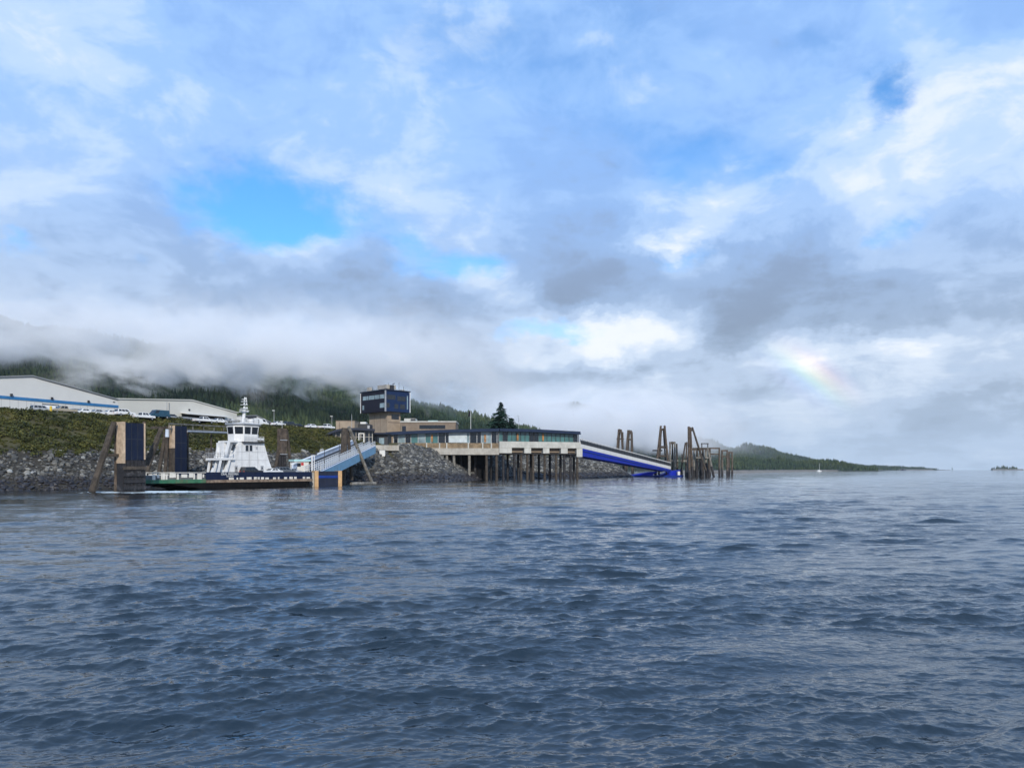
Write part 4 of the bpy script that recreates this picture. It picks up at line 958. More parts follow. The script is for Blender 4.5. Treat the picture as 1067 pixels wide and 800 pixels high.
# landing apron with kiosk
A = wp(306, 186.5, z=0); B = wp(325, 190, z=0); fk = Frame((A.x,A.y),(B.x,B.y)); kx = fk.L
kk = fk.root('kiosk', 'small white control kiosk with aqua roof and red panel at the ramp foot', 'kiosk')
_, kz1 = fk.sp(315, 479.3); MB().box(0.2, kx-0.9, 0, 2.2, 1.5, kz1-0.3).build('wall', M['white_worn'], kk); MB().box(0, kx-0.5, -0.3, 2.5, kz1-0.295, kz1+0.15).build('roof', M['aqua'], kk)
MB().box(0.8, 1.9, -0.04, -0.001, kz1-1.6, kz1-0.7).build('window', M['glass'], kk); MB().box(2.0, 2.7, -0.04, -0.001, kz1-1.3, kz1-0.6).build('panel', M['red'], kk); MB().box(kx-0.88, kx-0.2, 0.1, 0.9, 1.5, kz1).build('door', M['pilebrown'], kk)
MB().box(-2, kx+3, -0.6, 5, -0.8, 1.49).build('base', M['wetpile'], kk)
A = wp(326, 182, z=0); gp = thing('light_gantry', 'white T shaped post standing at the ramp foot beside the kiosk', 'post', (A.x, A.y, 0)); _t = CAMZ+(HY-474)/F*182
MB().tube((-0.2,0,-1), (-0.2,0,_t), 0.2, 0.16, 8).tube((0.35,0,-1), (0.35,0,_t), 0.12, 0.1, 6).build('post', M['white'], gp); MB().box(-1.1, 1.0, -0.15, 0.15, _t+0.001, _t+0.3).build('crossbar', M['dkmetal'], gp)

# ---------------------------------------------------------------- catwalk and guard rail on the bank
A = wp(195, 168, 449.5); B = wp(246, 192, 453.0)
fc = Frame((A.x,A.y),(B.x,B.y)); cw = fc.root('catwalk', 'pale pipe and timber catwalk running from the second fender to the bank', 'catwalk')
mb = MB().tube((0,0,A.z), (fc.L,0,B.z+0.4), 0.22, 0.22, 8); mb.build('pipe', M['steel'], cw)
mb = MB().bar((-6,0.8,A.z+1.4), (fc.L,0.8,B.z+2.0), 0.25, 0.3).bar((-6,0.8,A.z+0.3), (fc.L,0.8,B.z+0.6), 0.3, 0.35)
for i in range(7): u = i/6; mb.bar((-6+(fc.L+6)*u,0.8,A.z+0.3+(B.z+0.3-A.z)*u), (-6+(fc.L+6)*u,0.8,A.z+1.5+(B.z+0.5-A.z)*u), 0.16, 0.16)
mb.build('railing', M['pilegrey'], cw)
for u in (0.05, 0.5, 0.95):
    P_ = fc.world(fc.L*u, 0.5, 0); zg = zat(P_.x, P_.y); mb = MB().tube((fc.L*u,0.5,zg-0.4), (fc.L*u,0.5,A.z+(B.z-A.z)*u+0.3), 0.2, 0.2, 7); mb.build('support', M['pile'], cw)
def edge_at(px, off):                                   # point on the plateau edge seen in column px
    for Y in np.arange(150, 290, 0.5):
        x = (px-CX)/F*Y; z, d, rt, pl_ = bank_z(np.array([[x, Y]]))
        if z[0] > pl_[0]-0.15: return Vector((x, Y+off, z[0]))
    return Vector(((px-CX)/F*220, 220, 17.5))
P0, P1 = edge_at(158, 1.0), edge_at(250, 1.0); fg = Frame((P0.x,P0.y),(P1.x,P1.y)); gd_ = fg.root('guard_rail', 'grey metal guard rail on wooden posts along the yard edge behind the fenders', 'guard rail')
rl = MB(); rl.bar((0,0,P0.z+0.75), (fg.L,0,P1.z+0.75), 0.08, 0.32); rl.build('rail', M['steel'], gd_)
for i in range(15): u = i/14; MB().box(fg.L*u-0.1, fg.L*u+0.1, 0.05, 0.25, P0.z+(P1.z-P0.z)*u-0.4, P0.z+(P1.z-P0.z)*u+0.95).build('post', M['pilebrown'], gd_)

# ---------------------------------------------------------------- warehouses
WD = Vector((15, 31)).normalized()
def ware(name, label, px, Y, ridge_py, eave_dz, hl, hr, dl, depth, m, zb, edge, right_dz=None):
    p = wp(px, Y, ridge_py); o = Vector((p.x, p.y)); fr = Frame((o.x, o.y), (o.x+WD.x, o.y+WD.y)); t_ = fr.root(name, label, 'warehouse')
    zr = p.z; poly = [(-hl, zb), (hr, zb), (hr, zr-(right_dz or eave_dz)), (0, zr), (-hl, zr-dl)]
    MB().prism(poly, 0, depth).build('wall', m, t_)
    rf = MB()
    for (x0, z0, x1, z1) in ((-hl-0.4, zr-dl, 0, zr), (0, zr, hr+0.4, zr-(right_dz or eave_dz))):
        rf.hexa([(x0,-0.4,z0+0.02),(x1,-0.4,z1+0.02),(x1,depth+0.4,z1+0.02),(x0,depth+0.4,z0+0.02),(x0,-0.4,z0+0.35),(x1,-0.4,z1+0.35),(x1,depth+0.4,z1+0.35),(x0,depth+0.4,z0+0.35)])
    rf.build('roof', edge, t_); return fr, t_, zr
fr, t_, zr = ware('warehouse', 'large white gabled warehouse with a blue stripe, at the left edge', 33, 207.6, 392.2, 4.4, 32, 26.2, 4.6, 60, M['ware'], 15, M['roofgrey'])
MB().box(-32.02, 26.25, -0.14, -0.001, 22.7, 23.5).build('stripe', M['stripe'], t_)
x0 = fr.sp(44, 425)[0]; x1 = fr.sp(61.5, 425)[0]; MB().box(x0, x1, -0.05, -0.002, 15.5, 22.2).build('loading_bay', M['dkmetal'], t_)
for px in (11.2, 53.5, 91.6): x = fr.sp(px, 415)[0]; MB().box(x-0.25, x+0.25, -0.5, -0.141, 23.52, 24.2).build('wall_light', M['dkmetal'], t_)
x = fr.sp(119, 417)[0]; MB().box(x-0.4, x+0.3, -0.05, -0.002, 24.2, 24.5).build('vent', M['dkmetal'], t_)
gu = MB()
for i in range(26):
    x = -30+i*2.2; 
    if x < 26: gu.box(x-0.02, x+0.02, -0.02, -0.003, 15.5, 22.6)
gu.build('siding_seam', M['roofgrey'], t_)
fr, t_, zr = ware('warehouse', 'long cream gabled warehouse with an awning, behind the parked pickup trucks', 199.5, 280, 417.2, 3.2, 38, 22, 2.6, 50, M['ware2'], 15, M['ware2'])
a_ = fr.sp(188, 430); c_ = fr.sp(235, 430); za_ = a_[1]-0.1; MB().hexa([(a_[0],-4,za_-0.5),(c_[0],-4,za_-0.5),(c_[0],-0.01,za_),(a_[0],-0.01,za_),(a_[0],-4,za_-0.2),(c_[0],-4,za_-0.2),(c_[0],-0.01,za_+0.4),(a_[0],-0.01,za_+0.4)]).build('awning', M['ware'], t_)
MB().box(a_[0]+0.5, c_[0]-0.5, -0.05, -0.002, 15.2, za_-0.1).build('loading_bay', M['dkmetal'], t_)
x = fr.sp(176, 425)[0]; MB().box(x-0.12, x+0.12, -0.2, -0.003, 15.2, zr-1.6).build('downpipe', M['roofgrey'], t_)
x = fr.sp(197, 428)[0]; MB().box(x-0.3, x+0.3, -0.3, -0.003, 25.6, 26.2).build('wall_light', M['dkmetal'], t_)
fr, t_, zr = ware('warehouse', 'small far pale gabled shed seen right of the ferry mast', 267, 360, 433.0, 3.2, 9, 13, 0.8, 40, M['ware'], 15, M['roofgrey'], right_dz=4.0)
MB().box(1, 9, -0.05, -0.002, 15, 22).build('door', M['ware2'], t_)
# yellow hydrant posts
for px, Y, lb in ((53, 176, 'yellow post in the brush in front of the white van'), (159.5, 203, 'yellow post beside the white pickup truck above the tall fender')):
    p = wp(px, Y, z=0); z = zat(p.x, p.y); o = thing('bollard', lb, 'bollard', (p.x, p.y, z)); MB().tube((0,0,-0.2), (0,0,1.35), 0.28, 0.26, 10).build('post', M['yellow'], o); MB().tube((0,0,1.351), (0,0,1.5), 0.3, 0.15, 10).build('cap', M['yellow'], o)
# street lamps and poles
def pole(px, Y, py0, label, head=True, z0=None, arm=0.0, name='street_lamp', cat='lamp post'):
    p = wp(px, Y, py0); zg = zat(p.x, p.y) if z0 is None else z0; o = thing(name, label, cat, (p.x, p.y, zg)); h = p.z-zg
    MB().tube((0,0,-0.3), (0,0,h), 0.13, 0.08, 6).build('pole', M['steel'], o)
    if arm: MB().tube((0,0,h), (-arm*0.5,0,h+0.5), 0.07, 0.06, 5).tube((-arm*0.5,0,h+0.5), (-arm,0,h+0.45), 0.06, 0.05, 5).build('arm', M['steel'], o)
    if head: MB().box(-arm-0.55, -arm+0.25, -0.2, 0.2, h+(0.4 if arm else 0.0), h+(0.6 if arm else 0.25)).build('lamp_head', M['lamp'], o)
pole(174, 212, 418.8, 'thin dark pole in front of the cream warehouse wall', False, name='utility_pole', cat='pole')
pole(32.3, 195, 420, 'thin pole against the white warehouse wall left of the silver SUV', False, name='utility_pole', cat='pole')
pole(285.5, 262, 428, 'lamp post against the forest right of the ferry mast', True)
pole(294, 236, 439.5, 'short white topped lamp post above the brown fender tower')
pole(345.8, 275, 434, 'lamp post against the forest left of the tan block building')
pole(366.5, 262, 431.5, 'lamp post rising behind the tan block roof', False)
p_ = 0
pole(540.5, 318, 433.5, 'lamp post right of the spruce tree behind the glass concourse', True, z0=12)

# ---------------------------------------------------------------- terminal: tower, block, arched shelter
nc = (-43.7, 262.0); a45 = math.radians(135)
ft = Frame(nc, (nc[0]+1, nc[1]+1))                        # +x along the right face, +y along the left face
tw = ft.root('control_tower', 'dark blue boxy control tower on a tan concrete shaft', 'tower')
TX, TY = 10.5, 15.0; ztop, zbot = 31.2, 24.1
mb = MB().box(0, TX, 0.02, TY, zbot, ztop); mb.build('cab', M['towerdark'], tw)  # cab in the shaded tone; brighter blue laid on the sunward right face
MB().box(0.01, TX-0.02, -0.04, 0.019, zbot+0.02, ztop-0.02).build('cladding', M['towerblue'], tw)
MB().box(-0.18, 0.22, -0.20, 0.2, zbot-0.1, ztop+0.15).build('corner_trim', M['steel'], tw)
MB().box(TX-0.10, TX+0.15, -0.15, 0.1, zbot, ztop+0.1).build('corner_trim', M['white'], tw); MB().box(-0.15, 0.1, TY-0.1, TY+0.12, zbot, ztop+0.1).build('corner_trim', M['white'], tw)
MB().box(-0.25, TX+0.2, -0.25, TY+0.2, ztop+0.16, ztop+0.5).build('roof', M['roofblue'], tw)
def wr(x0, x1, z0, z1, m=None): MB().box(x0, x1, -0.09, -0.041, z0, z1).build('window', m or M['glass'], tw)
wr(0.6, 4.2, 28.3, 29.9); wr(5.0, 8.6, 28.0, 29.6); wr(0.5, 1.7, 25.4, 27.0); wr(3.8, 5.4, 25.2, 26.8); wr(6.2, 8.4, 25.2, 26.8); wr(9.2, 9.6, 25.2, 30.0, M['paleglass'])
for y0, y1, z0, z1 in ((0.6,3.4,28.6,30.0),(3.8,6.2,28.6,30.0),(6.5,9.8,28.6,30.0),(10.2,11.4,28.6,30.0),(11.7,13.6,28.6,30.0),(0.4,3.2,25.4,27.0),(12.9,13.9,25.2,26.8)):
    MB().box(-0.06, -0.001, y0, y1, z0, z1).build('window', M['paleglass'], tw)
eq = MB().box(3.0, 7.0, 3.5, 9.0, ztop+1.2, ztop+2.6).box(3.4, 6.6, 4, 8.5, ztop+0.5, ztop+1.19).box(0.8, 1.8, 10.8, 12.4, ztop+0.5, ztop+2.0).box(8.6, 9.8, 2, 4, ztop+0.5, ztop+1.1); eq.build('roof_unit', M['concrete'], tw)
MB().box(4.3, 5.8, 2.9, 3.49, ztop+0.6, ztop+2.5).build('roof_hatch', M['dkmetal'], tw)
an = MB()
for x, y, h in ((5,5,2.2),(6.3,4,1.6),(8,3,2.4),(2.2,11,1.0),(8.9,1.5,0.8)): an.tube((x,y,ztop+0.5), (x,y,ztop+1.4+h), 0.07, 0.05, 5)
an.bar((5.9,4,ztop+2.9), (6.8,4,ztop+3.3), 0.3, 0.2); kt = 308/262.0; tw.scale = (kt,)*3; tw.location = (nc[0]*kt, nc[1]*kt, 31.2*0-(24.1-4)*0+4*(1-kt)); an.build('antenna', M['dkmetal'], tw)
MB().box(2.2, TX-2.6, 2.0, TY-2.0, 12, zbot-0.001).build('shaft', M['tan'], tw)
sm = MB().box(2.17, 2.199, 6.0, 6.25, 14, 23.5).box(2.17, 2.199, 9.6, 9.85, 14, 23.5).box(2.5, TX-2.8, 1.97, 1.999, 20.3, 20.7); sm.build('joint', M['tandark'], tw)
wr2 = MB().box(4.0, 7.2, 1.95, 1.998, 21.6, 23.4); wr2.build('window', M['glass'], tw)
def fblock(px0, px1, Y, py0, name, label, m, depth, cat='building', zb=11.5):
    A = wp(px0, Y, z=0); B = wp(px1, Y, z=0); fr = Frame((A.x,A.y),(B.x,B.y)); o = fr.root(name, label, cat); zt_ = CAMZ+(HY-py0)/F*Y
    MB().box(0, fr.L, 0, depth, zb, zt_).build('wall', m, o); return fr, o, zt_
fr, o, z_ = fblock(350, 369.5, 268, 438.8, 'block_building', 'plain tan flat roofed block left of the control tower', M['tan'], 12); MB().box(-0.1, fr.L+0.1, -0.1, 12.1, z_+0.001, z_+0.25).build('roof', M['tandark'], o)
MB().box(fr.L-5.5, fr.L-5.2, -0.05, -0.002, 13, z_-0.3).build('joint', M['tandark'], o)
fr, o, z_ = fblock(417.5, 475, 306, 440.0, 'terminal_building', 'low brown terminal building with a dark window strip, under the control tower', M['tandark'], 14)
MB().box(-0.2, fr.L+0.2, -0.3, 14.2, z_+0.001, z_+0.55).build('roof', M['concl'], o)
x0, z0_ = fr.sp(437,447); x1, z1_ = fr.sp(464,442.8); MB().box(x0, x1, -0.06, -0.002, z1_-1.5, z1_).build('window', M['glass'], o)
x0, _ = fr.sp(419,447); x1, _ = fr.sp(423,442.8); MB().box(x0, x1, -0.06, -0.002, z1_-3.0, z1_-0.4).build('window', M['glass'], o); x0 = fr.sp(421,0)[0]; MB().box(x0, x0+0.5, -0.08, -0.061, z1_-3.0, z1_-0.4).build('mullion', M['roofblue'], o)
MB().box(fr.sp(420,0)[0], fr.sp(432,0)[0], 3, 9, z_+0.56, z_+1.8).build('roof_unit', M['concl'], o); MB().box(fr.sp(427,0)[0], fr.sp(432,0)[0], 2.4, 2.99, z_+0.56, z_+1.6).build('roof_hatch', M['dkmetal'], o); MB().box(fr.sp(445,0)[0], fr.sp(455,0)[0], 4, 9, z_+0.56, z_+1.0).build('skylight', M['aqua'], o)
MB().box(fr.sp(455,0)[0]+8, fr.L+0.02, -0.5, -0.061, 12, z1_+0.3).build('stair_bay', M['dkmetal'], o)
fr, o, z_ = fblock(368.5, 384, 274, 441.5, 'service_block', 'dark service block between the tan block and the tower shaft', M['dkmetal'], 8); MB().box(2, 4, 2, 5, z_, z_+0.8).build('roof_unit', M['ware'], o); MB().box(5.0, 5.8, -0.06, -0.002, 15, z_-0.6).build('louvre', M['steel'], o)
# arched shelter over the ramp head
A = wp(330, 246, z=0); B = wp(390, 250, z=0); fa = Frame((A.x,A.y),(B.x,B.y)); sh_ = fa.root('arched_shelter', 'glazed waiting shelter with a dark arched roof at the ramp head', 'shelter')
top = [(330,461.5),(333.5,457.5),(337.5,454),(342,451),(347,448.6),(352,447.2),(358,446.3),(370,445.8),(390.5,447)]
P_ = [fa.sp(px, py) for px, py in top]; low = [(x, z-0.75) for x, z in P_]
MB().prism(P_+low[::-1], -1.2, 8).build('roof', M['roofblue'], sh_)
gl = [fa.sp(px, py) for px, py in ((333,462),(337.5,456.2),(342,453.2),(347,450.9),(352,449.5),(358,448.7),(389,448.9),(389,464),(333,464))]
MB().prism([(x, z-0.05) for x, z in gl], 0.4, 7.2).build('glazing', M['glass'], sh_)
fm = MB()
for px in (336,340,345,350,355,366,371,376,380,384.5,388):
    x, zt_ = fa.sp(px, 452 if px > 345 else 457); _, zb_ = fa.sp(px, 464); fm.box(x-0.12, x+0.12, 0.28, 0.398, zb_-1, zt_+0.9 if px > 345 else zt_)
fm.box(P_[0][0]+2.5, P_[-1][0]-0.6, 0.30, 0.397, fa.sp(350,455)[1], fa.sp(350,455)[1]+0.14); fm.build('mullion', M['concrete'], sh_)
x0 = fa.sp(373.5,0)[0]; x1 = fa.sp(379.5,0)[0]; zt_ = fa.sp(375,451)[1]; fm = MB().box(x0,x0+0.3,0.1,0.27,11,zt_).box(x1-0.3,x1,0.1,0.27,11,zt_).box(x0+0.301,x1-0.301,0.1,0.27,zt_-0.3,zt_); fm.build('door_frame', M['ware'], sh_)
MB().box(-0.5, fa.L+8, -1.0, 8.5, 10.2, fa.sp(360,463.5)[1]).build('base', M['concrete'], sh_)
fr, o, z_ = fblock(385, 404, 254, 452.5, 'entrance_canopy', 'dark canopied entrance between the arched shelter and the glass concourse', M['dkmetal'], 8); MB().box(-0.5, fr.L+0.5, -1.5, 8.2, z_+0.001, z_+0.5).build('canopy', M['roofblue'], o); MB().box(fr.L-3, fr.L-1.2, -0.06, -0.002, 12.5, z_-1.2).build('window', M['paleglass'], o); MB().box(1.0, 3.2, -0.06, -0.002, 12.5, z_-0.8).build('window', M['glass'], o)
p = wp(398.5, 247, z=0); bx_ = thing('ticket_box', 'small white cabinet on the rocks below the dark canopied entrance', 'cabinet', (p.x, p.y, zat(p.x, p.y))); MB().box(-0.9, 0.9, -0.5, 0.5, -0.3, 1.7).build('body', M['ware'], bx_); MB().box(-1.0, 1.0, -0.6, 0.6, 1.701, 1.85).build('lid', M['steel'], bx_)

# ---------------------------------------------------------------- glass concourse and its pier
A = wp(402, 283, z=0); B = wp(520, 286, z=0); C_ = wp(604.5, 296, z=0)
g1 = Frame((A.x,A.y),(B.x,B.y)); g2 = Frame((B.x,B.y),(C_.x,C_.y))
pr = g1.root('pier', 'pale concrete pier deck on dark piles carrying the glass concourse', 'pier')
def part_in(fr, mb, name, m, parent): o = mb.build(name, m, parent); return o
inv = lambda fr: Matrix.Translation((fr.A.x-g1.A.x, fr.A.y-g1.A.y, 0))
def in_g2(o):                                            # place a part drawn in the second bay's own frame
    mw = Matrix.Rotation(-g1.rz, 4, 'Z') @ Matrix.Translation((g2.A.x-g1.A.x, g2.A.y-g1.A.y, 0)) @ Matrix.Rotation(g2.rz, 4, 'Z')
    o.matrix_local = mw; return o
x0 = g1.sp(410,0)[0]; x1 = g1.L; zt_, zm, zb_ = g1.sp(460,461.4)[1], g1.sp(460,466.8)[1], g1.sp(460,473.6)[1]; xm = g1.sp(436,0)[0]
MB().box(x0, x1-0.01, 0.5, 14, zm+0.002, zt_).build('side_wall', M['rustwall'], pr)
MB().box(xm, x1-0.01, -0.3, 14, zb_, zm).build('deck', M['concrete'], pr)
MB().prism([(x0, g1.sp(410,463)[1]-1.0), (x0, zm), (xm-0.01, zm), (xm-0.01, zm-1.3)], -0.2, 13).build('approach_slab', M['concl'], pr)
for px in (444.5, 458, 465.5, 488, 503, 512): x = g1.sp(px,0)[0]; MB().box(x-0.22, x+0.22, -0.1, 0.49, zm+0.003, zt_+0.3*R.random()).build('post', M['concl'], pr)
w2_ = g2.L; zt2, zm2, zb2_, ze = g2.sp(560,460.2)[1], g2.sp(560,466.6)[1], g2.sp(560,472.2)[1], g2.sp(605,476)[1]
in_g2(MB().box(0, w2_, -0.6, 15, zm2, zt2).build('deck', M['concl'], pr))
for p0, p1 in ((520,533),(546,553),(565.5,572),(584,591)): in_g2(MB().box(g2.sp(p0,0)[0], g2.sp(p1,0)[0], -0.5, 14.5, zb2_, zm2-0.002).build('beam', M['concl'], pr))
in_g2(MB().box(g2.sp(600.5,0)[0], w2_+0.8, -0.4, 14.5, ze, zm2-0.002).build('abutment', M['concl'], pr)); in_g2(MB().box(0.02, w2_-0.02, 1.5, 14, zb2_+0.3, zm2-0.003).build('soffit', M['tandark'], pr))
in_g2(MB().box(0, w2_, -0.2, 14, zb2_-0.35, zb2_-0.003).build('pile_cap', M['wetpile'], pr))
def pier_pile(fr, px, off, m, zt_, r=0.55):
    x = fr.sp(px, 0, off)[0]; W_ = fr.world(x, off, 0); zg = max(-1.5, zat(W_.x, W_.y)-1)
    o = MB().tube((x,off,zg), (x,off,zt_), r, r*0.94, 9, 0.08, 4).build('pile', m, pr)
    return in_g2(o) if fr is g2 else o
for px in (465.5, 473, 489, 507, 517.5): pier_pile(g1, px, 0.8, M['pilegrey'] if px < 500 else M['pile'], zb_-0.002)
for px in (470, 480, 495, 512): pier_pile(g1, px, 9.0, M['wetpile'], zb_-0.002)
for px in (524.5, 536, 543, 549.5, 555.5, 567.5, 579.5, 588, 594.5, 601.5): pier_pile(g2, px, 0.7, M['pile'] if int(px) % 2 else M['wetpile'], zb2_-0.353 if px < 599 else ze-0.002, 0.5)
for px in (529, 540, 553, 561.5, 573, 584, 598): pier_pile(g2, px, 9.5, M['wetpile'], zb2_-0.353 if px < 599 else ze-0.002, 0.5)
for px in (441,): pier_pile(g1, px, 1.0, M['pilegrey'], zb_-0.002)
MB().box(g1.sp(463,0,9.6)[0], g1.sp(508,0,9.6)[0], 9.6, 10.0, -1.0, zb_-0.01).build('shade_sheet', M['pier_shade'], pr)  # added black sheet standing in for the shade under the pier
# concourse on top
co = g1.root('concourse', 'long glass walled concourse with a dark blue roof on the pier', 'building')
def roofz(px): return np.interp(px, [400,450,520,560,605], [450.3,448.0,446.3,447.2,449.6])
for fr, pa, pb, glm in ((g1, 402, 520, 'p'), (g2, 520, 604, 't')):
    put = (lambda o: in_g2(o)) if fr is g2 else (lambda o: o)
    n = 8; rf = MB(); cols = [pa+(pb-pa)*i/n for i in range(n+1)]
    for a_, c_ in zip(cols[:-1], cols[1:]):
        (xa, za2), (xc, zc) = fr.sp(a_, roofz(a_)), fr.sp(c_, roofz(c_)); th_ = 1.15
        rf.hexa([(xa,-1.4,za2-th_),(xc,-1.4,zc-th_),(xc,13,zc-th_),(xa,13,za2-th_),(xa,-0.6,za2),(xc,-0.6,zc),(xc,13,zc+0.4),(xa,13,za2+0.4)])
    put(rf.build('roof', M['roofblue'], co))
    ga, gb = (410, 519.7) if fr is g1 else (520.2, 603.5)
    base = zt_ if fr is g1 else zt2
    panes = []; px = ga
    while px < gb-1:
        w_ = R.choice((4.5, 6.0, 7.5)) if fr is g1 else 4.6
        panes.append((px, min(px+w_, gb))); px += w_
    for a_, c_ in panes:
        (xa, za2), (xc, zc) = fr.sp(a_, roofz(a_)), fr.sp(c_, roofz(c_))
        if fr is g1: mm = M['paleglass'] if 467 < a_ < 486 else R.choice((M['glass'], M['paleglass'], M['teal'], M['paleglass']))
        else: mm = M['teal'] if R.random() < 0.78 else M['glass']
        put(MB().hexa([(xa+0.1,0.9,base+0.002),(xc-0.1,0.9,base+0.002),(xc-0.1,1.0,base+0.002),(xa+0.1,1.0,base+0.002),(xa+0.1,0.9,za2-1.16),(xc-0.1,0.9,zc-1.16),(xc-0.1,1.0,zc-1.16),(xa+0.1,1.0,za2-1.16)]).build('window', mm, co))
    for a_ in [p_[0] for p_ in panes]+[gb]:
        x, z = fr.sp(a_, roofz(a_)); put(MB().box(x-0.1, x+0.1, 0.75, 1.05, base+0.002, z-1.17).build('mullion', M['dkmetal'] if fr is g2 else M['steel'], co))
    x0_ = fr.sp(ga,0)[0]; x1_ = fr.sp(gb,0)[0]; put(MB().box(x0_, x1_, 11, 11.3, base+0.002, base+4.0).build('back_wall', M['tandark'], co))
x0 = g1.sp(467.5,0)[0]; x1 = g1.sp(486.5,0)[0]; MB().box(x0, x1, 0.6, 0.74, zt_+0.2, zt_+3.9).build('sign_panel', M['signw'], co)
for fr, px in ((g1,450),(g1,505.5),(g2,540),(g2,566.5)):
    x = fr.sp(px,0)[0]; bse = zt_ if fr is g1 else zt2; o = MB().box(x-0.33, x+0.33, 0.62, 0.74, bse+0.4, bse+3.2).build('poster', M['poster'], co)
    if fr is g2: in_g2(o)
# flag pole and flag
p = wp(490.5, 300, 426.5); fo = thing('flagpole', 'white flagpole with a small limp flag behind the glass concourse', 'flagpole', (p.x, p.y, 12)); h = p.z-12
MB().tube((0,0,0), (0,0,h), 0.12, 0.07, 6).build('pole', M['white'], fo)
fl_ = MB(); fl_.hexa([(-0.12,-0.03,h-2.6),(-1.1,0.1,h-3.0),(-1.1,0.16,h-3.0),(-0.12,0.03,h-2.6),(-0.12,-0.03,h-0.1),(-0.8,0.1,h-1.2),(-0.8,0.16,h-1.2),(-0.12,0.03,h-0.1)]); fl_.build('flag', M['towerdark'], fo)

# ---------------------------------------------------------------- cobalt gangway, pontoon
A = wp(605, 296, z=0); B = wp(699, 402, z=0); fr = Frame((A.x,A.y),(B.x,B.y)); gw = fr.root('gangway', 'long cobalt blue gangway with white parapet sloping from the pier down to the pontoon', 'gangway'); LG = fr.L
zA, zB = CAMZ+(HY-466.5)/F*296, CAMZ+(HY-488.8)/F*402
def gz2(x): return zA+(zB-zA)*x/LG
def gsl(x0, x1, y0, y1, a0, a1, b0=None, b1=None):
    b0 = a0 if b0 is None else b0; b1 = a1 if b1 is None else b1
    return MB().hexa([(x0,y0,gz2(x0)+a0),(x1,y0,gz2(x1)+b0),(x1,y1,gz2(x1)+b0),(x0,y1,gz2(x0)+a0),(x0,y0,gz2(x0)+a1),(x1,y0,gz2(x1)+b1),(x1,y1,gz2(x1)+b1),(x0,y1,gz2(x0)+a1)])
gsl(1.0, LG, 0, 0.5, -3.1, -0.05, -1.5, -0.05).build('girder', M['cobalt'], gw); gsl(1.0, LG, 4.5, 5.0, -3.1, -0.05, -1.5, -0.05).build('girder', M['cobalt'], gw)
gsl(1.0, LG, -0.25, 0.75, -1.15, -0.95).build('flange', M['cobaltdk'], gw)
gsl(0, LG, 0.51, 4.49, -0.5, -0.2).build('deck', M['deckgrey'], gw)
for y0 in (0.0, 4.7): gsl(0, LG, y0, y0+0.3, -0.02, 1.55).build('parapet', M['ware'], gw)
for y0 in (0.05, 4.75):
    rl = MB(); n = 34
    for h in (2.1, 2.6): rl.bar((0,y0,gz2(0)+h), (LG,y0,gz2(LG)+h), 0.07, 0.10)
    for i in range(n+1): x = LG*i/n; rl.bar((x,y0,gz2(x)+1.56), (x,y0,gz2(x)+3.3), 0.12, 0.12)
    gsl(0, LG, y0+0.03, y0+0.06, 1.56, 3.1).build('mesh_infill', M['dkmetal'], gw); rl.build('railing', M['dkmetal'], gw); gsl(0, LG, y0-0.08, y0+0.22, 3.3, 3.62).build('top_rail', M['ware'], gw)
sm = MB(); 
for i in range(1, 34, 2): x = LG*i/34; sm.hexa([(x-0.05,-0.02,gz2(x)),(x+0.05,-0.02,gz2(x)),(x+0.05,-0.002,gz2(x)),(x-0.05,-0.002,gz2(x)),(x-0.05,-0.02,gz2(x)+1.5),(x+0.05,-0.02,gz2(x)+1.5),(x+0.05,-0.002,gz2(x)+1.5),(x-0.05,-0.002,gz2(x)+1.5)])
sm.build('panel_joint', M['steel'], gw)
A = wp(645, 396, z=0); B = wp(712, 404, z=0); fr = Frame((A.x,A.y),(B.x,B.y)); po = fr.root('pontoon', 'low blue floating pontoon under the foot of the cobalt gangway', 'pontoon')
MB().box(2, fr.L, 0, 7, -0.8, 0.75).build('hull', M['cobaltdk'], po); MB().box(1.8, fr.L+0.2, -0.15, 7.2, 0.752, 1.0).build('deck', M['cobalt'], po)
MB().prism([(7,1.002),(20,1.002),(23,2.8),(19,2.8),(12,1.7)], 3, 6).build('cradle', M['cobalt'], po); MB().prism([(24,1.002),(fr.L-1,1.002),(fr.L-0.5,3.8),(fr.L-6,3.2)], 2, 6).build('cradle', M['cobalt'], po)
for x in (22.5, 26.5): MB().box(x, x+0.5, 0.3, 0.8, 1.002, 3.6).build('post', M['wetpile'], po)
for x in (fr.L-3.2,): MB().box(x, x+1.3, -0.1, 1.2, 1.003, 3.0).build('locker', M['ware'], po)

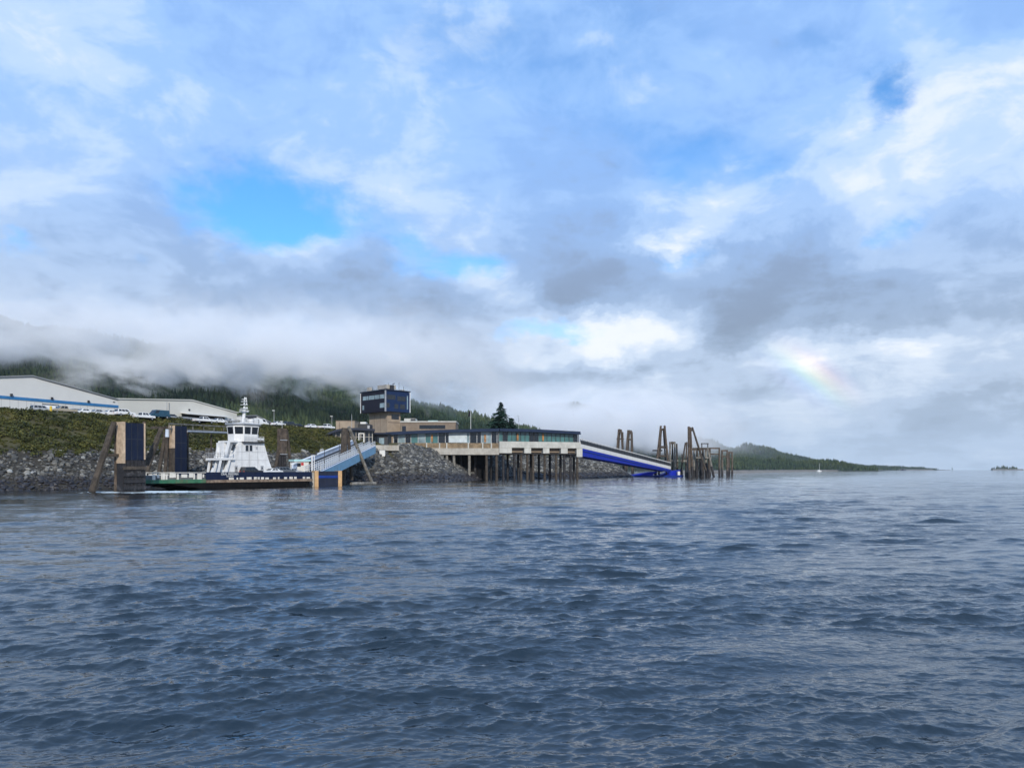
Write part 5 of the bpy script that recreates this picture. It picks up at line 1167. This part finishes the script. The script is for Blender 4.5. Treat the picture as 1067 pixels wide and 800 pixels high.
# ---------------------------------------------------------------- dolphins beyond the gangway
def cluster(label, px, Y, piles, beams=(), name='pile_dolphin', cat='pile dolphin'):
    p = wp(px, Y, z=0); fr = Frame((p.x,p.y),(p.x+1,p.y)); o = fr.root(name, label, cat)
    for (pa, qa, pb, qb, r, off, m) in piles:
        a_ = fr.sp(pa, qa, off); c_ = fr.sp(pb, qb, off); z0_ = min(a_[1], -0.8) if qa >= 494 else a_[1]
        r *= 0.76; lean('pile', M[m], o, (a_[0],off,z0_), (c_[0],off,c_[1]), r, r*0.88, 7)
        if qa >= 494:                                    # tide-wet foot
            k_ = (CAMZ+0.4-z0_)/max(c_[1]-z0_, 1); 
            q_ = (a_[0]+(c_[0]-a_[0])*k_, off, z0_+(c_[1]-z0_)*k_); k_ *= R.uniform(0.55, 1.25); q_ = (a_[0]+(c_[0]-a_[0])*k_, off, z0_+(c_[1]-z0_)*k_); lean('wet_foot', M['wetpile'], o, (a_[0],off,z0_), q_, r*1.12, r*1.1, 7)
    for (pa, pb, q0, q1, off, m) in beams:
        a_ = fr.sp(pa, q1, off); c_ = fr.sp(pb, q0, off); MB().box(min(a_[0],c_[0]), max(a_[0],c_[0]), off-0.5, off+0.5, a_[1], c_[1]).build('beam', M[m], o)
    return o
cluster('pair of leaning brown piles capped together, leftmost behind the gangway', 645.5, 440, [(640.5,494,644.6,447,0.75,0,'pilebrown'),(650.5,494,647.2,447.5,0.75,0.6,'pilebrown'),(642.5,494,646,447,0.6,2.2,'pile'),(649.5,494,648.8,450,0.65,2.6,'pile')], [(644.3,647.6,448.5,451,0.8,'pile'),(642.5,650.0,456.5,458,0.8,'pile')])
cluster('second pair of leaning brown piles behind the gangway, beside the leftmost pair', 655.5, 438, [(650.5,494,654.4,448,0.75,0,'pilebrown'),(659.0,494,657.6,448.3,0.75,0.6,'pilebrown'),(652.5,494,656,448,0.6,2.2,'pile'),(659.8,494,658.6,450,0.65,2.6,'pile')], [(653.8,658.4,449.5,452,0.8,'pile'),(652.8,659.0,457,458.6,0.8,'pile')])
cluster('tall narrow A shaped pair of brown piles right of the gangway foot', 690, 408, [(682.5,497,688.6,443.5,0.85,0,'pilebrown'),(697.5,497,692.4,443.3,0.85,0.5,'pilebrown'),(694.5,497,691.2,446,0.6,2.5,'pile'),(686,497,689.2,447,0.6,2.5,'pile')], [(687.8,693.2,446.5,448.5,1.2,'pile'),(685.5,695.5,464.5,467,1.2,'pile'),(684,696.5,474,476,1.2,'pile'),(680,690,468.5,470,4,'dkmetal')])
cluster('short cluster of grey piles with a flat cap between the two tall dolphins', 702, 415, [(698.2,496,698.2,461,0.7,0,'pilegrey'),(701,496,700.6,460,0.7,1,'pile'),(703.3,496,703.0,460,0.7,0,'pilegrey'),(706,496,705.0,462,0.7,1.2,'pile')], [(697.3,703.8,460.3,462.6,0.5,'pile'),(699.5,706.5,479,481,0.4,'pilegrey')])
cluster('two slanting short piles leaning together left of the broad pile cluster', 712, 418, [(708.5,496,714.2,461,0.65,0,'pile'),(714.5,496,715.6,460.5,0.65,0.7,'pilebrown'),(710.8,496,710.4,473,0.5,1.5,'pilegrey')], [(709,716,479,481,0.7,'pilegrey')])
cluster('tallest brown pile pair with a long slanting brace on the broad pile cluster', 722, 396, [(718.2,497.5,717.6,444.3,0.95,0,'pilebrown'),(721.6,497.5,719.2,445,0.85,0.8,'pilebrown'),(735.5,490,721.2,445,0.75,0.6,'pile'),(744.2,498,737,466,0.75,1.4,'pilegrey'),(716,497,716.4,476,0.6,2,'pilegrey')], [(716.8,721.4,447,449,1.3,'pile'),(717,731,467.2,469,1.6,'pile')])
cluster('broad dark cluster of capped piles standing in the water beside the tallest pair', 730, 403, [(723.5+k*3.1,497,723.3+k*3.0,466.5+(k%2)*1.5,0.85,0.8*(k%3),'pile' if k % 2 else 'pilegrey') for k in range(6)]+[(726,496.5,726,480,0.8,-1.2,'wetpile'),(731,496.5,731,478,0.8,-1.2,'wetpile'),(737,496.5,736,482,0.8,-1.2,'wetpile')], [(722,740,466.3,468.2,0.6,'pile'),(723,741,476,477.6,-0.3,'pilegrey'),(730.5,738.2,461.6,462.6,1.5,'dkmetal'),(731,731.6,462.6,466.3,1.5,'dkmetal'),(737.2,737.8,462.6,466.3,1.5,'dkmetal')])
for lb, px, Y, x0, x1, yt in (('nearest and tallest square timber portal frame at the right end of the pile row', 744, 420, 738.8, 750, 466.2), ('middle square timber portal frame at the right end of the pile row', 754, 450, 751.6, 758.2, 468.6), ('last small square timber portal frame above the shingle spit', 760, 478, 758.9, 763.3, 470.6)):
    yb = HY+CAMZ*F/Y+1
    cluster(lb, px, Y, [(x0+0.6,yb,x0+0.6,yt,0.62,0,'pilebrown'),(x1-0.6,yb,x1-0.6,yt,0.62,0,'pilebrown'),(x0+1.2,yb,x0+1.2,yt+1,0.6,3,'pilegrey'),(x1-0.1,yb,x1-0.2,yt+1,0.6,3,'pilegrey')], [(x0,x1,yt,yt+1.5,0,'pilebrown'),(x0,x1,yt+6.2,yt+7.4,0,'pilebrown')], 'timber_portal', 'timber frame')

# ---------------------------------------------------------------- spruce trees behind the concourse
m_sp, t, b = new_mat('spruce_needles'); g_ = t.new('ShaderNodeNewGeometry')
t.put(b.inputs['Base Color'], t.mix(g_.outputs['Random Per Island'], (0.006,0.020,0.016), (0.022,0.058,0.038))); b.inputs['Roughness'].default_value = 0.75; b.inputs['Specular IOR Level'].default_value = 0.2
def spruce(px, Y, py, rad, label, z0=12.0, seed=1):
    g = np.random.default_rng(seed); p = wp(px, Y, py); h = p.z-z0; o = thing('spruce_tree', label, 'tree', (p.x, p.y, z0))
    MB().tube((0,0,-0.3), (0.1,0,h*0.98), 0.38, 0.04, 8, 0.1, 8).build('trunk', M['bark'], o)
    V, lv = [], int(h/0.62)
    for j in range(lv):
        u = 0.06+0.93*j/lv; zc = h*u; rr = rad*(1-u)**0.78*(0.78+0.4*g.random())+0.12; nb_ = 9 if u < 0.8 else 6
        for k in range(nb_):
            a = g.uniform(0, 2*PI); ln_ = rr*g.uniform(0.55, 1.15); dirv = np.array([math.cos(a), math.sin(a)]); per = np.array([-dirv[1], dirv[0]])
            m_ = int(6+ln_*5)
            for q_ in range(m_):
                s_ = (q_+g.random())/m_; rdist = ln_*s_; zc2 = zc+0.25*s_*ln_*0.3-0.55*ln_*s_**2*0.5+g.normal(0, 0.08)+(0.22*ln_*max(0, s_-0.8))
                c = np.array([dirv[0]*rdist, dirv[1]*rdist, zc2]); l2 = 0.32+0.30*g.random(); sw = (1-s_*0.75)*ln_*0.24
                c[:2] += per*g.normal(0, sw)
                out = np.array([dirv[0], dirv[1], -0.25+g.normal(0, 0.3)])*l2; sd = np.array([per[0], per[1], g.normal(0, 0.7)])*l2*0.38
                V += [c-out, c+sd, c+out*1.2, c-sd]
    V = np.array(V); fo = npmesh('crown', V, np.arange(len(V)).reshape(-1, 4), m_sp, False); fo.parent = o
spruce(521.5, 312, 417.8, 9.6, 'tall dark spruce tree standing behind the glass concourse', seed=3)
spruce(533.0, 309, 434.5, 5.6, 'small ragged spruce tree right beside the tall spruce', seed=5)

# ---------------------------------------------------------------- far craft and islet
p = wp(853.5, 1500, z=0); sb = thing('sailboat', 'white sailboat with bare mast off the wooded headland', 'sailboat', (p.x, p.y, 0), 0.3)
MB().slab([(-5,-1.2),(-4,-1.6),(3,-1.5),(6.2,0),(3,1.5),(-4,1.6),(-5,1.2)], -0.4, 1.5).build('hull', M['white'], sb); MB().box(-2.2, 2.2, -0.9, 0.9, 1.501, 2.5).build('cabin', M['white'], sb); MB().tube((0.8,0,1.4), (0.8,0,16.5), 0.28, 0.2, 6).build('mast', M['white'], sb); MB().tube((0.8,0,3.2), (-3.8,0,3.4), 0.25, 0.2, 6).build('boom', M['paleblue'], sb)
p = wp(905, 2300, z=0); wb = thing('motor_yacht', 'white motor boat far out below the low headland', 'boat', (p.x, p.y, 0), 0.1)
MB().slab([(-9,-2.4),(6,-2.4),(10,0),(6,2.4),(-9,2.4)], -0.4, 2.2).build('hull', M['white'], wb); MB().box(-6, 3.5, -1.8, 1.8, 2.201, 4.6).build('cabin', M['white'], wb); MB().box(-5, 2.5, -1.84, 1.84, 3.2, 4.0).build('window', M['glass'], wb)
p = wp(941, 3000, z=0); db = thing('fishing_boat', 'small dark fishing boat near the far tip of the headland', 'boat', (p.x, p.y, 0), 0.0)
MB().slab([(-9,-2.6),(7,-2.6),(12,0),(7,2.6),(-9,2.6)], -0.5, 2.6).build('hull', M['navy'], db); MB().box(-4, 1, -1.8, 1.8, 2.601, 7.2).build('wheelhouse', M['dkmetal'], db); MB().tube((-1,0,7.2), (-1,0,11.5), 0.25, 0.15, 6).build('mast', M['dkmetal'], db)
hill('islet', 2560, 3010, 4260, 4420, ridge_hill([(1034,489.6),(1038,488.6),(1042.0,487.2),(1047,486.8),(1052,488.4),(1062,489.7)], 4340, 60, 60, 0.5, 81), 60, 420, 16, 'dark trees on the tiny islet at the right horizon')
# ---------------------------------------------------------------- damp air over the whole scene
m = bpy.data.materials.new('haze'); m.use_nodes = True; m.node_tree.nodes.clear(); t = NT(m.node_tree)
out = t.new('ShaderNodeOutputMaterial'); pv = t.new('ShaderNodeVolumePrincipled'); t.l.new(pv.outputs[0], out.inputs['Volume'])
pv.inputs['Color'].default_value = (0.80, 0.90, 1.0, 1); pv.inputs['Density'].default_value = 0.000030
o = MB().box(-9000, 9000, -9000, 9000, -4.0, 420).build('haze', m); tag(o, kind='stuff')
